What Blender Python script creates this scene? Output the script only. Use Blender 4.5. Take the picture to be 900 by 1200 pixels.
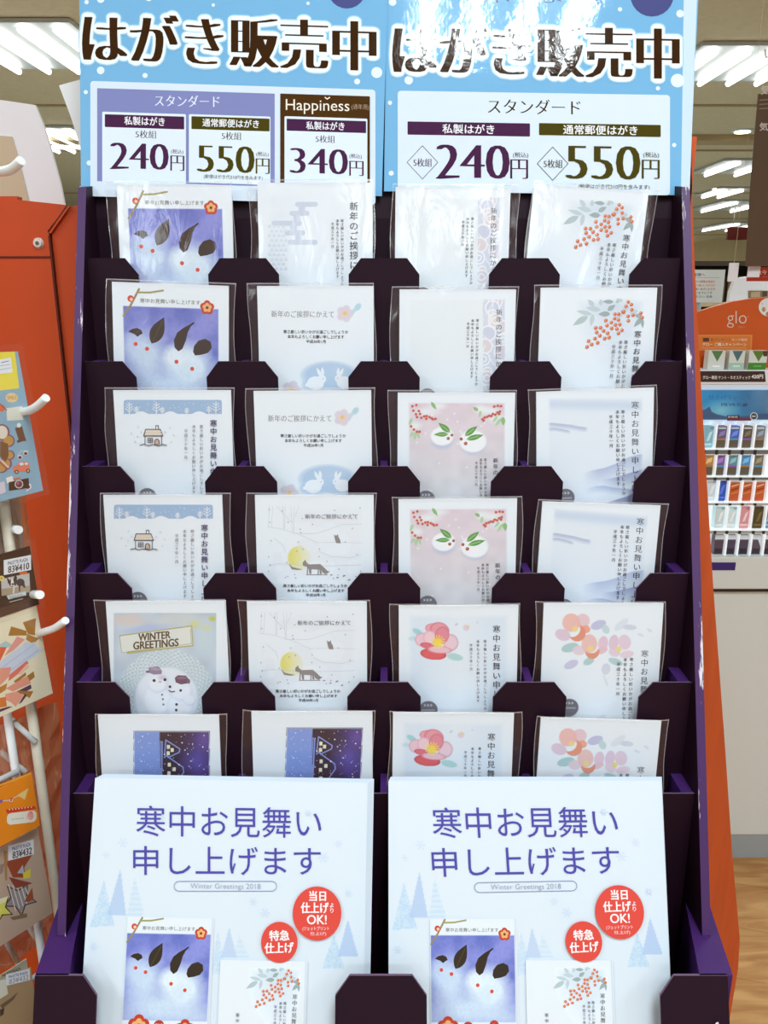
import bpy, bmesh, math, random
import numpy as np
from mathutils import Matrix, Vector

for o in list(bpy.data.objects):
    bpy.data.objects.remove(o)
scene = bpy.context.scene
COL = scene.collection
rnd = random.Random(7)

# ------------------------------------------------------------------ camera
CAMZ, PITCH, FPX = 1.5, math.radians(15.6), 930.0
cd = bpy.data.cameras.new('camera'); cam = bpy.data.objects.new('camera', cd); COL.objects.link(cam)
cam.location = (0, 0, CAMZ); cam.rotation_euler = (math.radians(90) - PITCH, 0, 0)
cd.sensor_fit = 'VERTICAL'; cd.sensor_height = 24.0; cd.lens = FPX / 1200 * 24.0
cd.clip_start = 0.02; cd.clip_end = 200
scene.camera = cam

# ------------------------------------------------------------------ world, exposure
wd = bpy.data.worlds.new('world'); scene.world = wd; wd.use_nodes = True
bg = wd.node_tree.nodes['Background']; bg.inputs[0].default_value = (0.86, 0.95, 1.0, 1); bg.inputs[1].default_value = 0.45
scene.view_settings.view_transform = 'Standard'; scene.view_settings.look = 'None'
scene.view_settings.gamma = 1.0; scene.view_settings.use_curve_mapping = False
scene.view_settings.exposure = 0.15

# ------------------------------------------------------------------ the shop's ceiling light (area lamps set in the fixtures, and one added for the back wall)
CEIL = 2.85
def area(name, loc, sx, sy, power, col=(0.84, 0.95, 1.0)):
    l = bpy.data.lights.new(name, 'AREA'); l.shape = 'RECTANGLE'; l.size = sx; l.size_y = sy
    l.energy = power; l.color = col
    o = bpy.data.objects.new(name, l); o.location = loc; COL.objects.link(o)
    return o
NEAR_FIXTURES = [(0.33, -0.44), (-1.75, -0.52), (2.4, -0.52), (0.33, -3.4), (-1.75, -3.4), (2.4, -3.4)]
for i_, (fx, fy) in enumerate(NEAR_FIXTURES):
    if i_ == 0:
        for k in range(4): area('tube_lamp', (fx + (k - 1.5) * .14, fy, CEIL - 0.03), 0.04, 0.95, 7.5)
    else:
        area('fixture_or_fill_lamp', (fx, fy, CEIL - 0.03), 0.62, 1.2, 30)
for fx, fy in [(2.15, 2.6), (-1.9, 2.6), (2.15, 5.4), (-1.9, 5.1), (2.6, 9.8), (-2.6, 9.8), (2.6, 14.3), (2.6, 18.7), (2.6, 25)]:
    area('fixture_or_fill_lamp', (fx, fy, CEIL - 0.12), 0.62, 1.2, 32 if fy < 4 else (42 if fy < 20 else 260))  # the farthest, strongest lamp is added to brighten the back wall

# ================================================================== helpers
CT, ST = math.cos(PITCH), math.sin(PITCH)
def at(px, py, Y):                       # the point at distance Y in front of the viewer that photo pixel px, py shows
    v = (py - 600) / FPX; u = (px - 450) / FPX
    z = Y / (CT - v * ST)
    return Vector((u * z, Y, CAMZ - z * (ST + v * CT)))
def lin(c):
    c = np.asarray(c, float) / 255.0
    return np.where(c <= 0.04045, c / 12.92, ((c + 0.055) / 1.055) ** 2.4)
def l4(c): return tuple(float(x) for x in lin(c)) + (1.0,)

MATS = {}
def mat(name, col, rough=0.6, metal=0.0, spec=0.4, noise=0.0, nscale=40.0, bump=0.0, bscale=200.0, emit=0.0, coat=0.0, stretch=(1, 1, 1)):
    m = bpy.data.materials.new(name); m.use_nodes = True; nt = m.node_tree; b = nt.nodes['Principled BSDF']
    b.inputs['Base Color'].default_value = l4(col); b.inputs['Roughness'].default_value = rough
    b.inputs['Metallic'].default_value = metal; b.inputs['Specular IOR Level'].default_value = spec
    b.inputs['Coat Weight'].default_value = coat
    tc = nt.nodes.new('ShaderNodeTexCoord'); mp = nt.nodes.new('ShaderNodeMapping'); mp.inputs['Scale'].default_value = stretch
    nt.links.new(tc.outputs['Object'], mp.inputs['Vector'])
    if noise:
        n = nt.nodes.new('ShaderNodeTexNoise'); n.inputs['Scale'].default_value = nscale; n.inputs['Detail'].default_value = 4
        nt.links.new(mp.outputs[0], n.inputs['Vector'])
        mx = nt.nodes.new('ShaderNodeMix'); mx.data_type = 'RGBA'
        a = np.clip(np.asarray(col, float) * (1 - noise), 0, 255); c = np.clip(np.asarray(col, float) * (1 + noise), 0, 255)
        mx.inputs[6].default_value = l4(a); mx.inputs[7].default_value = l4(c)
        nt.links.new(n.outputs['Fac'], mx.inputs[0]); nt.links.new(mx.outputs[2], b.inputs['Base Color'])
    if bump:
        n2 = nt.nodes.new('ShaderNodeTexNoise'); n2.inputs['Scale'].default_value = bscale; n2.inputs['Detail'].default_value = 3
        nt.links.new(mp.outputs[0], n2.inputs['Vector'])
        bp = nt.nodes.new('ShaderNodeBump'); bp.inputs['Strength'].default_value = bump; bp.inputs['Distance'].default_value = 0.001
        nt.links.new(n2.outputs['Fac'], bp.inputs['Height']); nt.links.new(bp.outputs[0], b.inputs['Normal'])
    if emit:
        b.inputs['Emission Color'].default_value = l4(col); b.inputs['Emission Strength'].default_value = emit
    MATS[name] = m
    return m

def print_mat(name, rough, spec, bump=0.0, bscale=30.0, dist=0.001):
    m = bpy.data.materials.new(name); m.use_nodes = True; nt = m.node_tree; b = nt.nodes['Principled BSDF']
    at_ = nt.nodes.new('ShaderNodeAttribute'); at_.attribute_name = 'Col'
    nt.links.new(at_.outputs['Color'], b.inputs['Base Color'])
    b.inputs['Roughness'].default_value = rough; b.inputs['Specular IOR Level'].default_value = spec
    if bump:
        tc = nt.nodes.new('ShaderNodeTexCoord'); n2 = nt.nodes.new('ShaderNodeTexNoise')
        n2.inputs['Scale'].default_value = bscale; n2.inputs['Detail'].default_value = 5; n2.inputs['Roughness'].default_value = 0.6
        nt.links.new(tc.outputs['Object'], n2.inputs['Vector'])
        bp = nt.nodes.new('ShaderNodeBump'); bp.inputs['Strength'].default_value = bump; bp.inputs['Distance'].default_value = dist
        nt.links.new(n2.outputs['Fac'], bp.inputs['Height']); nt.links.new(bp.outputs[0], b.inputs['Normal'])
    MATS[name] = m
    return m

def scuffed(name, base, scuff, thr, scale, stretch):
    m = mat(name, base, 0.42, spec=0.5); nt = m.node_tree; b = nt.nodes['Principled BSDF']
    tc = nt.nodes.new('ShaderNodeTexCoord'); mp = nt.nodes.new('ShaderNodeMapping'); mp.inputs['Scale'].default_value = stretch
    n = nt.nodes.new('ShaderNodeTexNoise'); n.inputs['Scale'].default_value = scale; n.inputs['Detail'].default_value = 6; n.inputs['Roughness'].default_value = .7
    r = nt.nodes.new('ShaderNodeValToRGB'); r.color_ramp.elements[0].position = thr; r.color_ramp.elements[1].position = thr + .03
    r.color_ramp.elements[0].color = l4(base); r.color_ramp.elements[1].color = l4(scuff)
    nt.links.new(tc.outputs['Object'], mp.inputs['Vector']); nt.links.new(mp.outputs[0], n.inputs['Vector'])
    nt.links.new(n.outputs['Fac'], r.inputs['Fac']); nt.links.new(r.outputs['Color'], b.inputs['Base Color'])
    return m

def film_mat(name, haze, col, gloss=0.10, bump=0.5, bscale=45):
    m = bpy.data.materials.new(name); m.use_nodes = True; nt = m.node_tree; nt.nodes.clear()
    out = nt.nodes.new('ShaderNodeOutputMaterial'); tr = nt.nodes.new('ShaderNodeBsdfTransparent')
    gl = nt.nodes.new('ShaderNodeBsdfGlossy'); gl.inputs['Roughness'].default_value = 0.16
    df = nt.nodes.new('ShaderNodeBsdfDiffuse'); df.inputs['Color'].default_value = l4(col)
    tc = nt.nodes.new('ShaderNodeTexCoord'); mp = nt.nodes.new('ShaderNodeMapping'); mp.inputs['Scale'].default_value = (1, 1, .35)
    n = nt.nodes.new('ShaderNodeTexNoise'); n.inputs['Scale'].default_value = bscale; n.inputs['Detail'].default_value = 3; n.inputs['Distortion'].default_value = 1.0
    nt.links.new(tc.outputs['Object'], mp.inputs[0]); nt.links.new(mp.outputs[0], n.inputs['Vector'])
    bp = nt.nodes.new('ShaderNodeBump'); bp.inputs['Strength'].default_value = bump; bp.inputs['Distance'].default_value = 0.004
    nt.links.new(n.outputs['Fac'], bp.inputs['Height']); nt.links.new(bp.outputs[0], gl.inputs['Normal'])
    a = nt.nodes.new('ShaderNodeMixShader'); a.inputs[0].default_value = haze
    b = nt.nodes.new('ShaderNodeMixShader'); b.inputs[0].default_value = gloss
    nt.links.new(tr.outputs[0], a.inputs[1]); nt.links.new(df.outputs[0], a.inputs[2])
    nt.links.new(a.outputs[0], b.inputs[1]); nt.links.new(gl.outputs[0], b.inputs[2])
    nt.links.new(b.outputs[0], out.inputs[0])
    MATS[name] = m
    return m

PAPER = (230, 240, 249)
print_mat('printed_paper', 0.5, 0.3)
print_mat('laminated_print', 0.07, 0.5, 0.22, 24.0, 0.0016)
print_mat('glossy_print', 0.35, 0.4)
film_mat('cellophane', 0.04, (215, 165, 165), 0.042, 0.35)
film_mat('cellophane_seam', 0.28, (235, 235, 240), 0.10, 0.2)
film_mat('brown_cellophane', 0.55, (190, 140, 105), 0.16, 0.9)
mat('purple_board', (34, 12, 28), 0.55, spec=0.18, noise=.06, nscale=60)
mat('lit_violet_board', (66, 34, 98), 0.5, spec=0.25, noise=.06, nscale=60)  # the purple board again, with light from above put into its colour
mat('board_edge', (104, 82, 108), 0.7)
scuffed('worn_purple', (70, 36, 92), (225, 218, 225), .575, 34, (1.8, .2, .2))
mat('stand_orange', (210, 88, 16), 0.5, noise=.04, nscale=9)
mat('orange_board', (198, 70, 18), 0.5, noise=.05, nscale=9)
mat('orange_wood', (200, 84, 36), 0.55, noise=.10, nscale=16, stretch=(6, 6, .6))
mat('dark_crease', (90, 26, 10), 0.7)
mat('white_paint', (238, 242, 244), 0.35, spec=.5)
mat('cream_paint', (214, 204, 184), 0.4, spec=.5)
mat('white_board', (240, 243, 246), 0.5)
mat('beige_print', (205, 190, 160), 0.6)
mat('ceiling_tile', (210, 198, 168), 0.85, noise=.05, nscale=30)
mat('ceiling_seam', (176, 158, 122), 0.85)
mat('tube_light', (255, 255, 252), 0.5, emit=6.0)
mat('fixture_white', (190, 200, 202), 0.35)
mat('downlight_glow', (255, 240, 205), 0.5, emit=6.0)
mat('shop_wall', (190, 172, 136), 0.8, noise=.05, nscale=3)
mat('cabinet_white', (226, 232, 230), 0.35)
mat('plinth_grey', (165, 175, 180), 0.5)
mat('case_white', (238, 246, 250), 0.35, emit=0.35)
mat('grey_rail', (120, 120, 118), 0.5)
mat('rail_tag', (176, 176, 168), 0.5)
mat('purple_sticker', (60, 40, 120), 0.5)
mat('dark_shelf', (58, 46, 30), 0.6, noise=.25, nscale=8)
mat('shelf_goods', (96, 88, 64), 0.6, noise=.6, nscale=14)
mat('red_sign', (196, 52, 30), 0.5)
mat('maroon', (110, 34, 30), 0.5)
mat('brown_banner', (92, 70, 48), 0.6)
mat('rivet_white', (228, 215, 210), 0.3)
mat('rivet_core', (110, 90, 84), 0.4)

def bm_obj(name, bm, mats, parent=None, loc=None):
    me = bpy.data.meshes.new(name); bm.normal_update(); bm.to_mesh(me); bm.free()
    for m in (mats if isinstance(mats, (list, tuple)) else [mats]):
        me.materials.append(MATS[m])
    o = bpy.data.objects.new(name, me); COL.objects.link(o)
    if parent is not None: o.parent = parent
    if loc is not None: o.location = loc
    return o
def box(bm, x0, x1, y0, y1, z0, z1, mi=0, bev=0.0):
    vs = [bm.verts.new(p) for p in [(x0,y0,z0),(x1,y0,z0),(x1,y1,z0),(x0,y1,z0),(x0,y0,z1),(x1,y0,z1),(x1,y1,z1),(x0,y1,z1)]]
    fs = [bm.faces.new([vs[i] for i in f]) for f in [(3,2,1,0),(4,5,6,7),(0,1,5,4),(1,2,6,5),(2,3,7,6),(3,0,4,7)]]
    for f in fs: f.material_index = mi
    if bev:
        es = list({e for f in fs for e in f.edges})
        bmesh.ops.bevel(bm, geom=es, offset=bev, segments=2, affect='EDGES', clamp_overlap=True)
def prism(bm, pts, d, mi=0, edge_mi=None):      # pts: 3-D outline, d: extrusion vector
    d = Vector(d)
    a = [bm.verts.new(p) for p in pts]; b = [bm.verts.new(Vector(p) + d) for p in pts]
    n = len(pts)
    f1 = bm.faces.new(a); f2 = bm.faces.new(b[::-1]); f1.material_index = f2.material_index = mi
    for i in range(n):
        f = bm.faces.new((a[i], b[i], b[(i+1) % n], a[(i+1) % n])); f.material_index = mi if edge_mi is None else edge_mi
    bmesh.ops.recalc_face_normals(bm, faces=list({f for v in a + b for f in v.link_faces}))
def tube(bm, pts, r, seg=10, mi=0, caps=True):
    pts = [Vector(p) for p in pts]; rings = []
    rs = r if isinstance(r, (list, tuple)) else [r] * len(pts)
    up0 = None
    for i, p in enumerate(pts):
        t = (pts[min(i+1, len(pts)-1)] - pts[max(i-1, 0)]).normalized()
        ref = Vector((0, 0, 1)) if abs(t.z) < .9 else Vector((1, 0, 0))
        a = t.cross(ref).normalized() if up0 is None else (up0 - t * up0.dot(t)).normalized()
        up0 = a; b = t.cross(a)
        rings.append([bm.verts.new(p + rs[i] * (math.cos(k*2*math.pi/seg) * a + math.sin(k*2*math.pi/seg) * b)) for k in range(seg)])
    for i in range(len(rings)-1):
        for k in range(seg):
            f = bm.faces.new((rings[i][k], rings[i][(k+1)%seg], rings[i+1][(k+1)%seg], rings[i+1][k])); f.smooth = True; f.material_index = mi
    if caps:
        bm.faces.new(rings[0][::-1]).material_index = mi; bm.faces.new(rings[-1]).material_index = mi
def smooth_path(pts, n=5):
    pts = [Vector(p) for p in pts]; out = []
    for i in range(len(pts)-1):
        p0 = pts[max(i-1,0)]; p1 = pts[i]; p2 = pts[i+1]; p3 = pts[min(i+2,len(pts)-1)]
        for k in range(n):
            t = k/n
            out.append(.5*((2*p1)+(p2-p0)*t+(2*p0-5*p1+4*p2-p3)*t*t+(3*p1-p0-3*p2+p3)*t**3))
    return out + [pts[-1]]
def tag(o, label, cat, group=None, kind=None):
    o['label'] = label; o['category'] = cat
    if group: o['group'] = group
    if kind: o['kind'] = kind
    return o
def empty(name, M, label, cat, group=None):
    o = bpy.data.objects.new(name, None); COL.objects.link(o); o.empty_display_size = .02
    o.matrix_world = M
    return tag(o, label, cat, group)
def struct(o):
    o['kind'] = 'structure'; return o

# ---- printed artwork: flat coloured shapes, soft washes and lettering laid on a sheet
FONT = bpy.data.curves.new('lettering', 'FONT'); FONT.resolution_u = 3
FOB = bpy.data.objects.new('lettering', FONT); COL.objects.link(FOB)
GLY = {}
def glyphs(s, off):
    key = (s, off)
    if key not in GLY:
        FONT.body = s; FONT.offset = off
        dg = bpy.context.evaluated_depsgraph_get(); dg.update()
        ev = FOB.evaluated_get(dg); me = ev.to_mesh()
        v = np.array([(a.co.x, a.co.y) for a in me.vertices]).reshape(-1, 2); f = [tuple(p.vertices) for p in me.polygons]
        ev.to_mesh_clear(); GLY[key] = (v, f)
    return GLY[key]
STY = {'r': (0, [(0, 0)]), 'l': (-.012, [(0, 0)]), 'b': (0, [(-.018, 0), (.018, 0), (0, .014), (0, -.014)]), 'bb': (0, [(-.032, 0), (-.012, .02), (.012, -.02), (.032, 0), (.012, .02), (-.012, -.02)]), 'n': (-.004, [(-.012, 0), (.012, 0)]),
       'm': (-.018, [(-.026, 0), (-.009, 0), (.009, 0), (.026, 0)]),
       'mb': (-.021, [(-.054 + .009*k, 0) for k in range(13)]),
       'd': (-.026, [(-.046 + .0115*k, 0) for k in range(9)]),
       'halo2': (0, [(.105*math.cos(k*math.pi/8), .085*math.sin(k*math.pi/8)) for k in range(16)]),
       'halo1': (0, [(.085*math.cos(k*math.pi/8), .062*math.sin(k*math.pi/8)) for k in range(16)])}
def vnoise(X, Y, s, seed=0):
    r = np.random.RandomState(seed).rand(64, 64)
    x = X / s + 1000; y = Y / s + 1000
    i = np.floor(x).astype(int); j = np.floor(y).astype(int); fx = x - i; fy = y - j
    fx = fx*fx*(3-2*fx); fy = fy*fy*(3-2*fy)
    g = lambda a, b: r[a % 64, b % 64]
    return (g(i,j)*(1-fx)+g(i+1,j)*fx)*(1-fy)+(g(i,j+1)*(1-fx)+g(i+1,j+1)*fx)*fy
def mixc(C, a, col): C[:] = C*(1-a[..., None]) + np.asarray(col, float)*a[..., None]
def soft(C, X, Y, cx, cy, rx, ry, col, s=.15, a=1.0, rot=0.0):
    c, n = math.cos(math.radians(rot)), math.sin(math.radians(rot))
    dx, dy = X-cx, Y-cy
    d = np.sqrt(((dx*c+dy*n)/rx)**2 + ((-dx*n+dy*c)/ry)**2)
    mixc(C, a*np.clip((1-d)/s, 0, 1), col)
def boxa(X, Y, x0, y0, x1, y1, s):
    return np.clip(np.minimum(np.minimum(X-x0, x1-X), np.minimum(Y-y0, y1-Y))/s, 0, 1)
def leafpts(x0, y0, x1, y1, w, n=9):       # pointed leaf from base to tip
    dx, dy = x1-x0, y1-y0; L = math.hypot(dx, dy); px, py = -dy/L, dx/L; a = []; b = []
    for i in range(n+1):
        t = i/n; k = w*math.sin(math.pi*t**.8)
        a.append((x0+dx*t+px*k, y0+dy*t+py*k)); b.append((x0+dx*t-px*k, y0+dy*t-py*k))
    return a + b[::-1][1:-1]

class Art:
    def __init__(s, M, zoom, base=0.00002):
        s.Mi = M.inverted(); s.M = M; s.z = zoom; s.V = []; s.F = []; s.C = []; s.n = 0; s.d = base
        s.R = np.array(s.Mi.to_3x3()); s.o = np.array(s.Mi @ Vector((0, 0, CAMZ)))
    def zoom(s, z): s.z = z; return s
    def f(s, P):                            # photograph position -> place on the sheet
        P = np.asarray(P, float).reshape(-1, 2); x0, y0, k = s.z
        u = (x0 + P[:, 0]/k - 450)/FPX; v = (y0 + P[:, 1]/k - 600)/FPX
        D = np.stack([u, CT - v*ST, -(ST + v*CT)], 1) @ s.R.T
        t = -s.o[1]/D[:, 1]
        return np.stack([s.o[0]+t*D[:, 0], s.o[2]+t*D[:, 2]], 1)
    def inv(s, Q):
        Mw = np.array(s.M.to_3x3()); tr = np.array(s.M.translation)
        W = np.stack([Q[:, 0], np.zeros(len(Q)), Q[:, 1]], 1) @ Mw.T + tr - np.array([0, 0, CAMZ])
        zc = W[:, 1]*CT - W[:, 2]*ST; dn = -W[:, 2]*CT - W[:, 1]*ST
        x0, y0, k = s.z
        return ((450+FPX*W[:, 0]/zc)-x0)*k, ((600+FPX*dn/zc)-y0)*k
    def raw(s, Q, faces, col):
        s.d += 6e-6
        s.V.append(np.stack([Q[:, 0], np.full(len(Q), -s.d), Q[:, 1]], 1))
        for f in faces: s.F.append(tuple(i+s.n for i in f))
        c = lin(col)
        nl = sum(len(f) for f in faces)
        s.C.append(np.tile(c, (nl, 1)) if c.ndim == 1 else c[np.concatenate([np.array(f) for f in faces])])
        s.n += len(Q)
    def poly(s, pts, col): s.raw(s.f(pts), [tuple(range(len(pts)))], col)
    def ell(s, cx, cy, rx, ry, col, rot=0, n=24):
        c, w = math.cos(math.radians(rot)), math.sin(math.radians(rot))
        s.poly([(cx+rx*math.cos(t)*c-ry*math.sin(t)*w, cy+rx*math.cos(t)*w+ry*math.sin(t)*c) for t in [2*math.pi*i/n for i in range(n)]], col)
    def rrect(s, x0, y0, x1, y1, r, col, slope=0):
        p = []
        for cx, cy, a0 in [(x1-r, y0+r, -90), (x1-r, y1-r, 0), (x0+r, y1-r, 90), (x0+r, y0+r, 180)]:
            for k in range(6):
                a = math.radians(a0+k*18); x = cx+r*math.cos(a); p.append((x, cy+r*math.sin(a)+(x-x0)*slope))
        s.poly(p, col)
    def line(s, pts, w, col, closed=False):
        pts = list(pts)
        if closed: pts = pts + [pts[0]]
        for (xa, ya), (xb, yb) in zip(pts[:-1], pts[1:]):
            L = math.hypot(xb-xa, yb-ya) or 1; nx, ny = -(yb-ya)/L*w/2, (xb-xa)/L*w/2
            ex, ey = (xb-xa)/L*w*.3, (yb-ya)/L*w*.3
            s.poly([(xa+nx-ex, ya+ny-ey), (xb+nx+ex, yb+ny+ey), (xb-nx+ex, yb-ny+ey), (xa-nx-ex, ya-ny-ey)], col)
    def text(s, t, x0, y0, x1, y1, col, style='r', slope=0.0):
        ref, _ = glyphs(t, 0); a0, b0 = ref.min(0); a1, b1 = ref.max(0)
        off, sh = STY[style]; v, f = glyphs(t, off)
        sx, sy = (x1-x0)/(a1-a0), (y1-y0)/(b1-b0)
        for dx, dy in sh:
            x = x0+(v[:, 0]+dx*sy/sx-a0)*sx; y = y1-(v[:, 1]+dy-b0)*sy + (x-x0)*slope
            s.raw(s.f(np.stack([x, y], 1)), f, col)
    def vtext(s, t, xc, top, pitch, size, col, style='r', slant=0.0):
        off, sh = STY[style]
        for i, ch in enumerate(t):
            v, f = glyphs(ch, off)
            cy = top+size/2+i*pitch
            for dx, dy in sh:
                x = xc+(v[:, 0]-.5+dx)*size; y = cy-(v[:, 1]-.38+dy)*size
                x = x+(y-top)*slant
                s.raw(s.f(np.stack([x, y], 1)), f, col)
    def raster(s, lx0, lz0, lx1, lz1, cell, painter, paper=PAPER, keep=False):   # soft wash printed on part of the sheet
        nx = max(2, int((lx1-lx0)/cell)); nz = max(2, int((lz1-lz0)/cell))
        gx, gz = np.meshgrid(np.linspace(lx0, lx1, nx+1), np.linspace(lz0, lz1, nz+1))
        Q = np.stack([gx.ravel(), gz.ravel()], 1); X, Y = s.inv(Q)
        C = np.tile(np.asarray(paper, float), (len(Q), 1)); painter(C, X, Y); C = np.clip(C, 0, 255)
        dirty = np.abs(C-np.asarray(paper, float)).max(1) > 1.2
        idx = np.arange(len(Q)).reshape(nz+1, nx+1)
        q = np.stack([idx[:-1, :-1], idx[:-1, 1:], idx[1:, 1:], idx[1:, :-1]], -1).reshape(-1, 4)
        if not keep: q = q[dirty[q].any(1)]
        if len(q): s.raw(Q, [tuple(int(i) for i in r) for r in q], C)
    def zraster(s, x0, y0, x1, y1, cell, painter, **k):
        q = s.f([(x0, y0), (x1, y0), (x1, y1), (x0, y1)])
        s.raster(q[:, 0].min(), q[:, 1].min(), q[:, 0].max(), q[:, 1].max(), cell, painter, **k)
    def sheet(s, w, h, th, col=PAPER, back=None):   # the paper itself, front at y=0
        x = w/2
        V = np.array([(-x,0,0),(x,0,0),(x,0,h),(-x,0,h),(-x,th,0),(x,th,0),(x,th,h),(-x,th,h)], float)
        F = [(0,1,2,3),(5,4,7,6),(1,5,6,2),(4,0,3,7),(3,2,6,7),(4,5,1,0)]
        for f in F: s.F.append(tuple(i+s.n for i in f))
        s.V.append(V); s.C.append(np.tile(lin(col), (24, 1))); s.n += 8
    def mesh(s, name, material='printed_paper'):
        me = bpy.data.meshes.new(name); V = np.concatenate(s.V)
        me.from_pydata([tuple(v) for v in V.tolist()], [], s.F)
        ca = me.color_attributes.new('Col', 'FLOAT_COLOR', 'CORNER')
        c = np.concatenate(s.C); c = np.concatenate([c, np.ones((len(c), 1))], 1).astype(np.float32)
        ca.data.foreach_set('color', c.ravel())
        me.materials.append(MATS[material]); me.update()
        return me
def link(name, me, parent=None):
    o = bpy.data.objects.new(name, me); COL.objects.link(o)
    if parent is not None: o.parent = parent
    return o

# ================================================================== the shop shell
def slab(name, x0, x1, y0, y1, z0, z1, m):
    bm = bmesh.new(); box(bm, x0, x1, y0, y1, z0, z1); return struct(bm_obj(name, bm, m))
# wooden floor, its unseen far part made pale to bounce light upward
fm = bpy.data.materials.new('wood_and_pale_floor'); fm.use_nodes = True; nt = fm.node_tree; b = nt.nodes['Principled BSDF']
tc = nt.nodes.new('ShaderNodeTexCoord'); mp = nt.nodes.new('ShaderNodeMapping'); mp.inputs['Rotation'].default_value = (0, 0, .25)
br = nt.nodes.new('ShaderNodeTexBrick'); br.inputs['Scale'].default_value = 1.0; br.inputs['Brick Width'].default_value = 1.2; br.inputs['Row Height'].default_value = .16
br.inputs['Mortar Size'].default_value = .0015; br.inputs['Color1'].default_value = l4((200, 150, 92)); br.inputs['Color2'].default_value = l4((184, 134, 78)); br.inputs['Mortar'].default_value = l4((140, 98, 54))
mp2 = nt.nodes.new('ShaderNodeMapping'); mp2.inputs['Scale'].default_value = (1.2, 7, 1); mp2.inputs['Rotation'].default_value = (0, 0, .25)
nz = nt.nodes.new('ShaderNodeTexNoise'); nz.inputs['Scale'].default_value = 3.5; nz.inputs['Detail'].default_value = 6; nz.inputs['Distortion'].default_value = 1.4
rp = nt.nodes.new('ShaderNodeValToRGB'); rp.color_ramp.elements[0].color = l4((168, 112, 58)); rp.color_ramp.elements[0].position = .35; rp.color_ramp.elements[1].color = l4((222, 178, 118)); rp.color_ramp.elements[1].position = .65
mx = nt.nodes.new('ShaderNodeMix'); mx.data_type = 'RGBA'; mx.inputs[0].default_value = .6
nt.links.new(tc.outputs['Object'], mp.inputs[0]); nt.links.new(mp.outputs[0], br.inputs['Vector'])
nt.links.new(tc.outputs['Object'], mp2.inputs[0]); nt.links.new(mp2.outputs[0], nz.inputs['Vector']); nt.links.new(nz.outputs['Fac'], rp.inputs[0])
nt.links.new(br.outputs['Color'], mx.inputs[6]); nt.links.new(rp.outputs['Color'], mx.inputs[7]); sx_ = nt.nodes.new('ShaderNodeSeparateXYZ'); gt = nt.nodes.new('ShaderNodeMath'); gt.operation = 'GREATER_THAN'; gt.inputs[1].default_value = 3.2
mx2 = nt.nodes.new('ShaderNodeMix'); mx2.data_type = 'RGBA'; mx2.inputs[7].default_value = l4((216, 212, 200))  # pale unseen far floor, added to throw light onto the ceiling
nt.links.new(tc.outputs['Object'], sx_.inputs[0]); nt.links.new(sx_.outputs['Y'], gt.inputs[0]); nt.links.new(gt.outputs[0], mx2.inputs[0])
nt.links.new(mx.outputs[2], mx2.inputs[6]); nt.links.new(mx2.outputs[2], b.inputs['Base Color'])
b.inputs['Roughness'].default_value = .4; MATS['wood_and_pale_floor'] = fm
slab('floor', -9, 9, -6, 30, -.1, 0, 'wood_and_pale_floor')
slab('ceiling', -9, 9, -6, 30, CEIL, CEIL+.15, 'ceiling_tile')
slab('wall_back', -9, 9, 30, 30.2, 0, CEIL, 'shop_wall')
slab('wall_left', -9.2, -9, -6, 30, 0, CEIL, 'shop_wall')
slab('wall_right', 9, 9.2, -6, 30, 0, CEIL, 'shop_wall')
bm = bmesh.new()
for y in (3.4, 6.6, 8.6, 12.2, 16.4, 21):
    box(bm, -9, 9, y-.02, y+.02, CEIL-.012, CEIL-.001)
struct(bm_obj('trim_1', bm, 'ceiling_seam'))
bm = bmesh.new()
for y in (7.9,):
    box(bm, -9, 9, y-.12, y+.12, CEIL-.05, CEIL-.001)
struct(bm_obj('trim_2', bm, 'ceiling_seam'))

# fluorescent fixtures: housing with four tubes along the shop
def fixture(x, y, label, w=.66, l=1.25, tubes=4):
    M = Matrix.Translation((x, y, CEIL-.002))
    r = empty('ceiling_light', M, label, 'ceiling light', 'fluorescent ceiling lights')
    bm = bmesh.new(); box(bm, -w/2, w/2, -l/2, l/2, -.022, 0, bev=.004)
    bm_obj('housing', bm, 'fixture_white', r)
    for k in range(tubes):
        tx = -w/2+w*(k+.5)/tubes
        bm = bmesh.new(); tube(bm, [(tx, -l/2+.04, -.045), (tx, l/2-.04, -.045)], .017, 8)
        bm_obj('tube', bm, 'tube_light', r)
for i, (x, y) in enumerate(NEAR_FIXTURES):
    M = None
fixture(2.16, 5.4, 'nearest fluorescent ceiling light, right of the blue price posters', .74, .8)
fixture(-1.98, 5.05, 'nearest fluorescent ceiling light, at the top left corner of the photo', .74, .9)
fixture(-2.95, 7.9, 'fluorescent ceiling light seen left of the posters above the white arch board', .6, 1.1)
for (px, py, l, t) in [(864, 197, 1.0, 'second fluorescent light of the row receding right of the posters'),
                       (846, 226, .9, 'small fluorescent light between the second and third of the receding row'),
                       (860, 242, 1.5, 'third fluorescent light of the row receding right of the posters'),
                       (858, 266, 2.0, 'fourth fluorescent light of the row, close to the red hanging sign')]:
    v = (py-600)/FPX; k = ST+v*CT; z = (CEIL-CAMZ-.03)/(-k); Y = z*(CT-v*ST)
    fixture((px-450)/FPX*z, Y, t, {197: .7, 226: .45, 242: 1.0, 266: 1.05}[py], l, 2)
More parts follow.
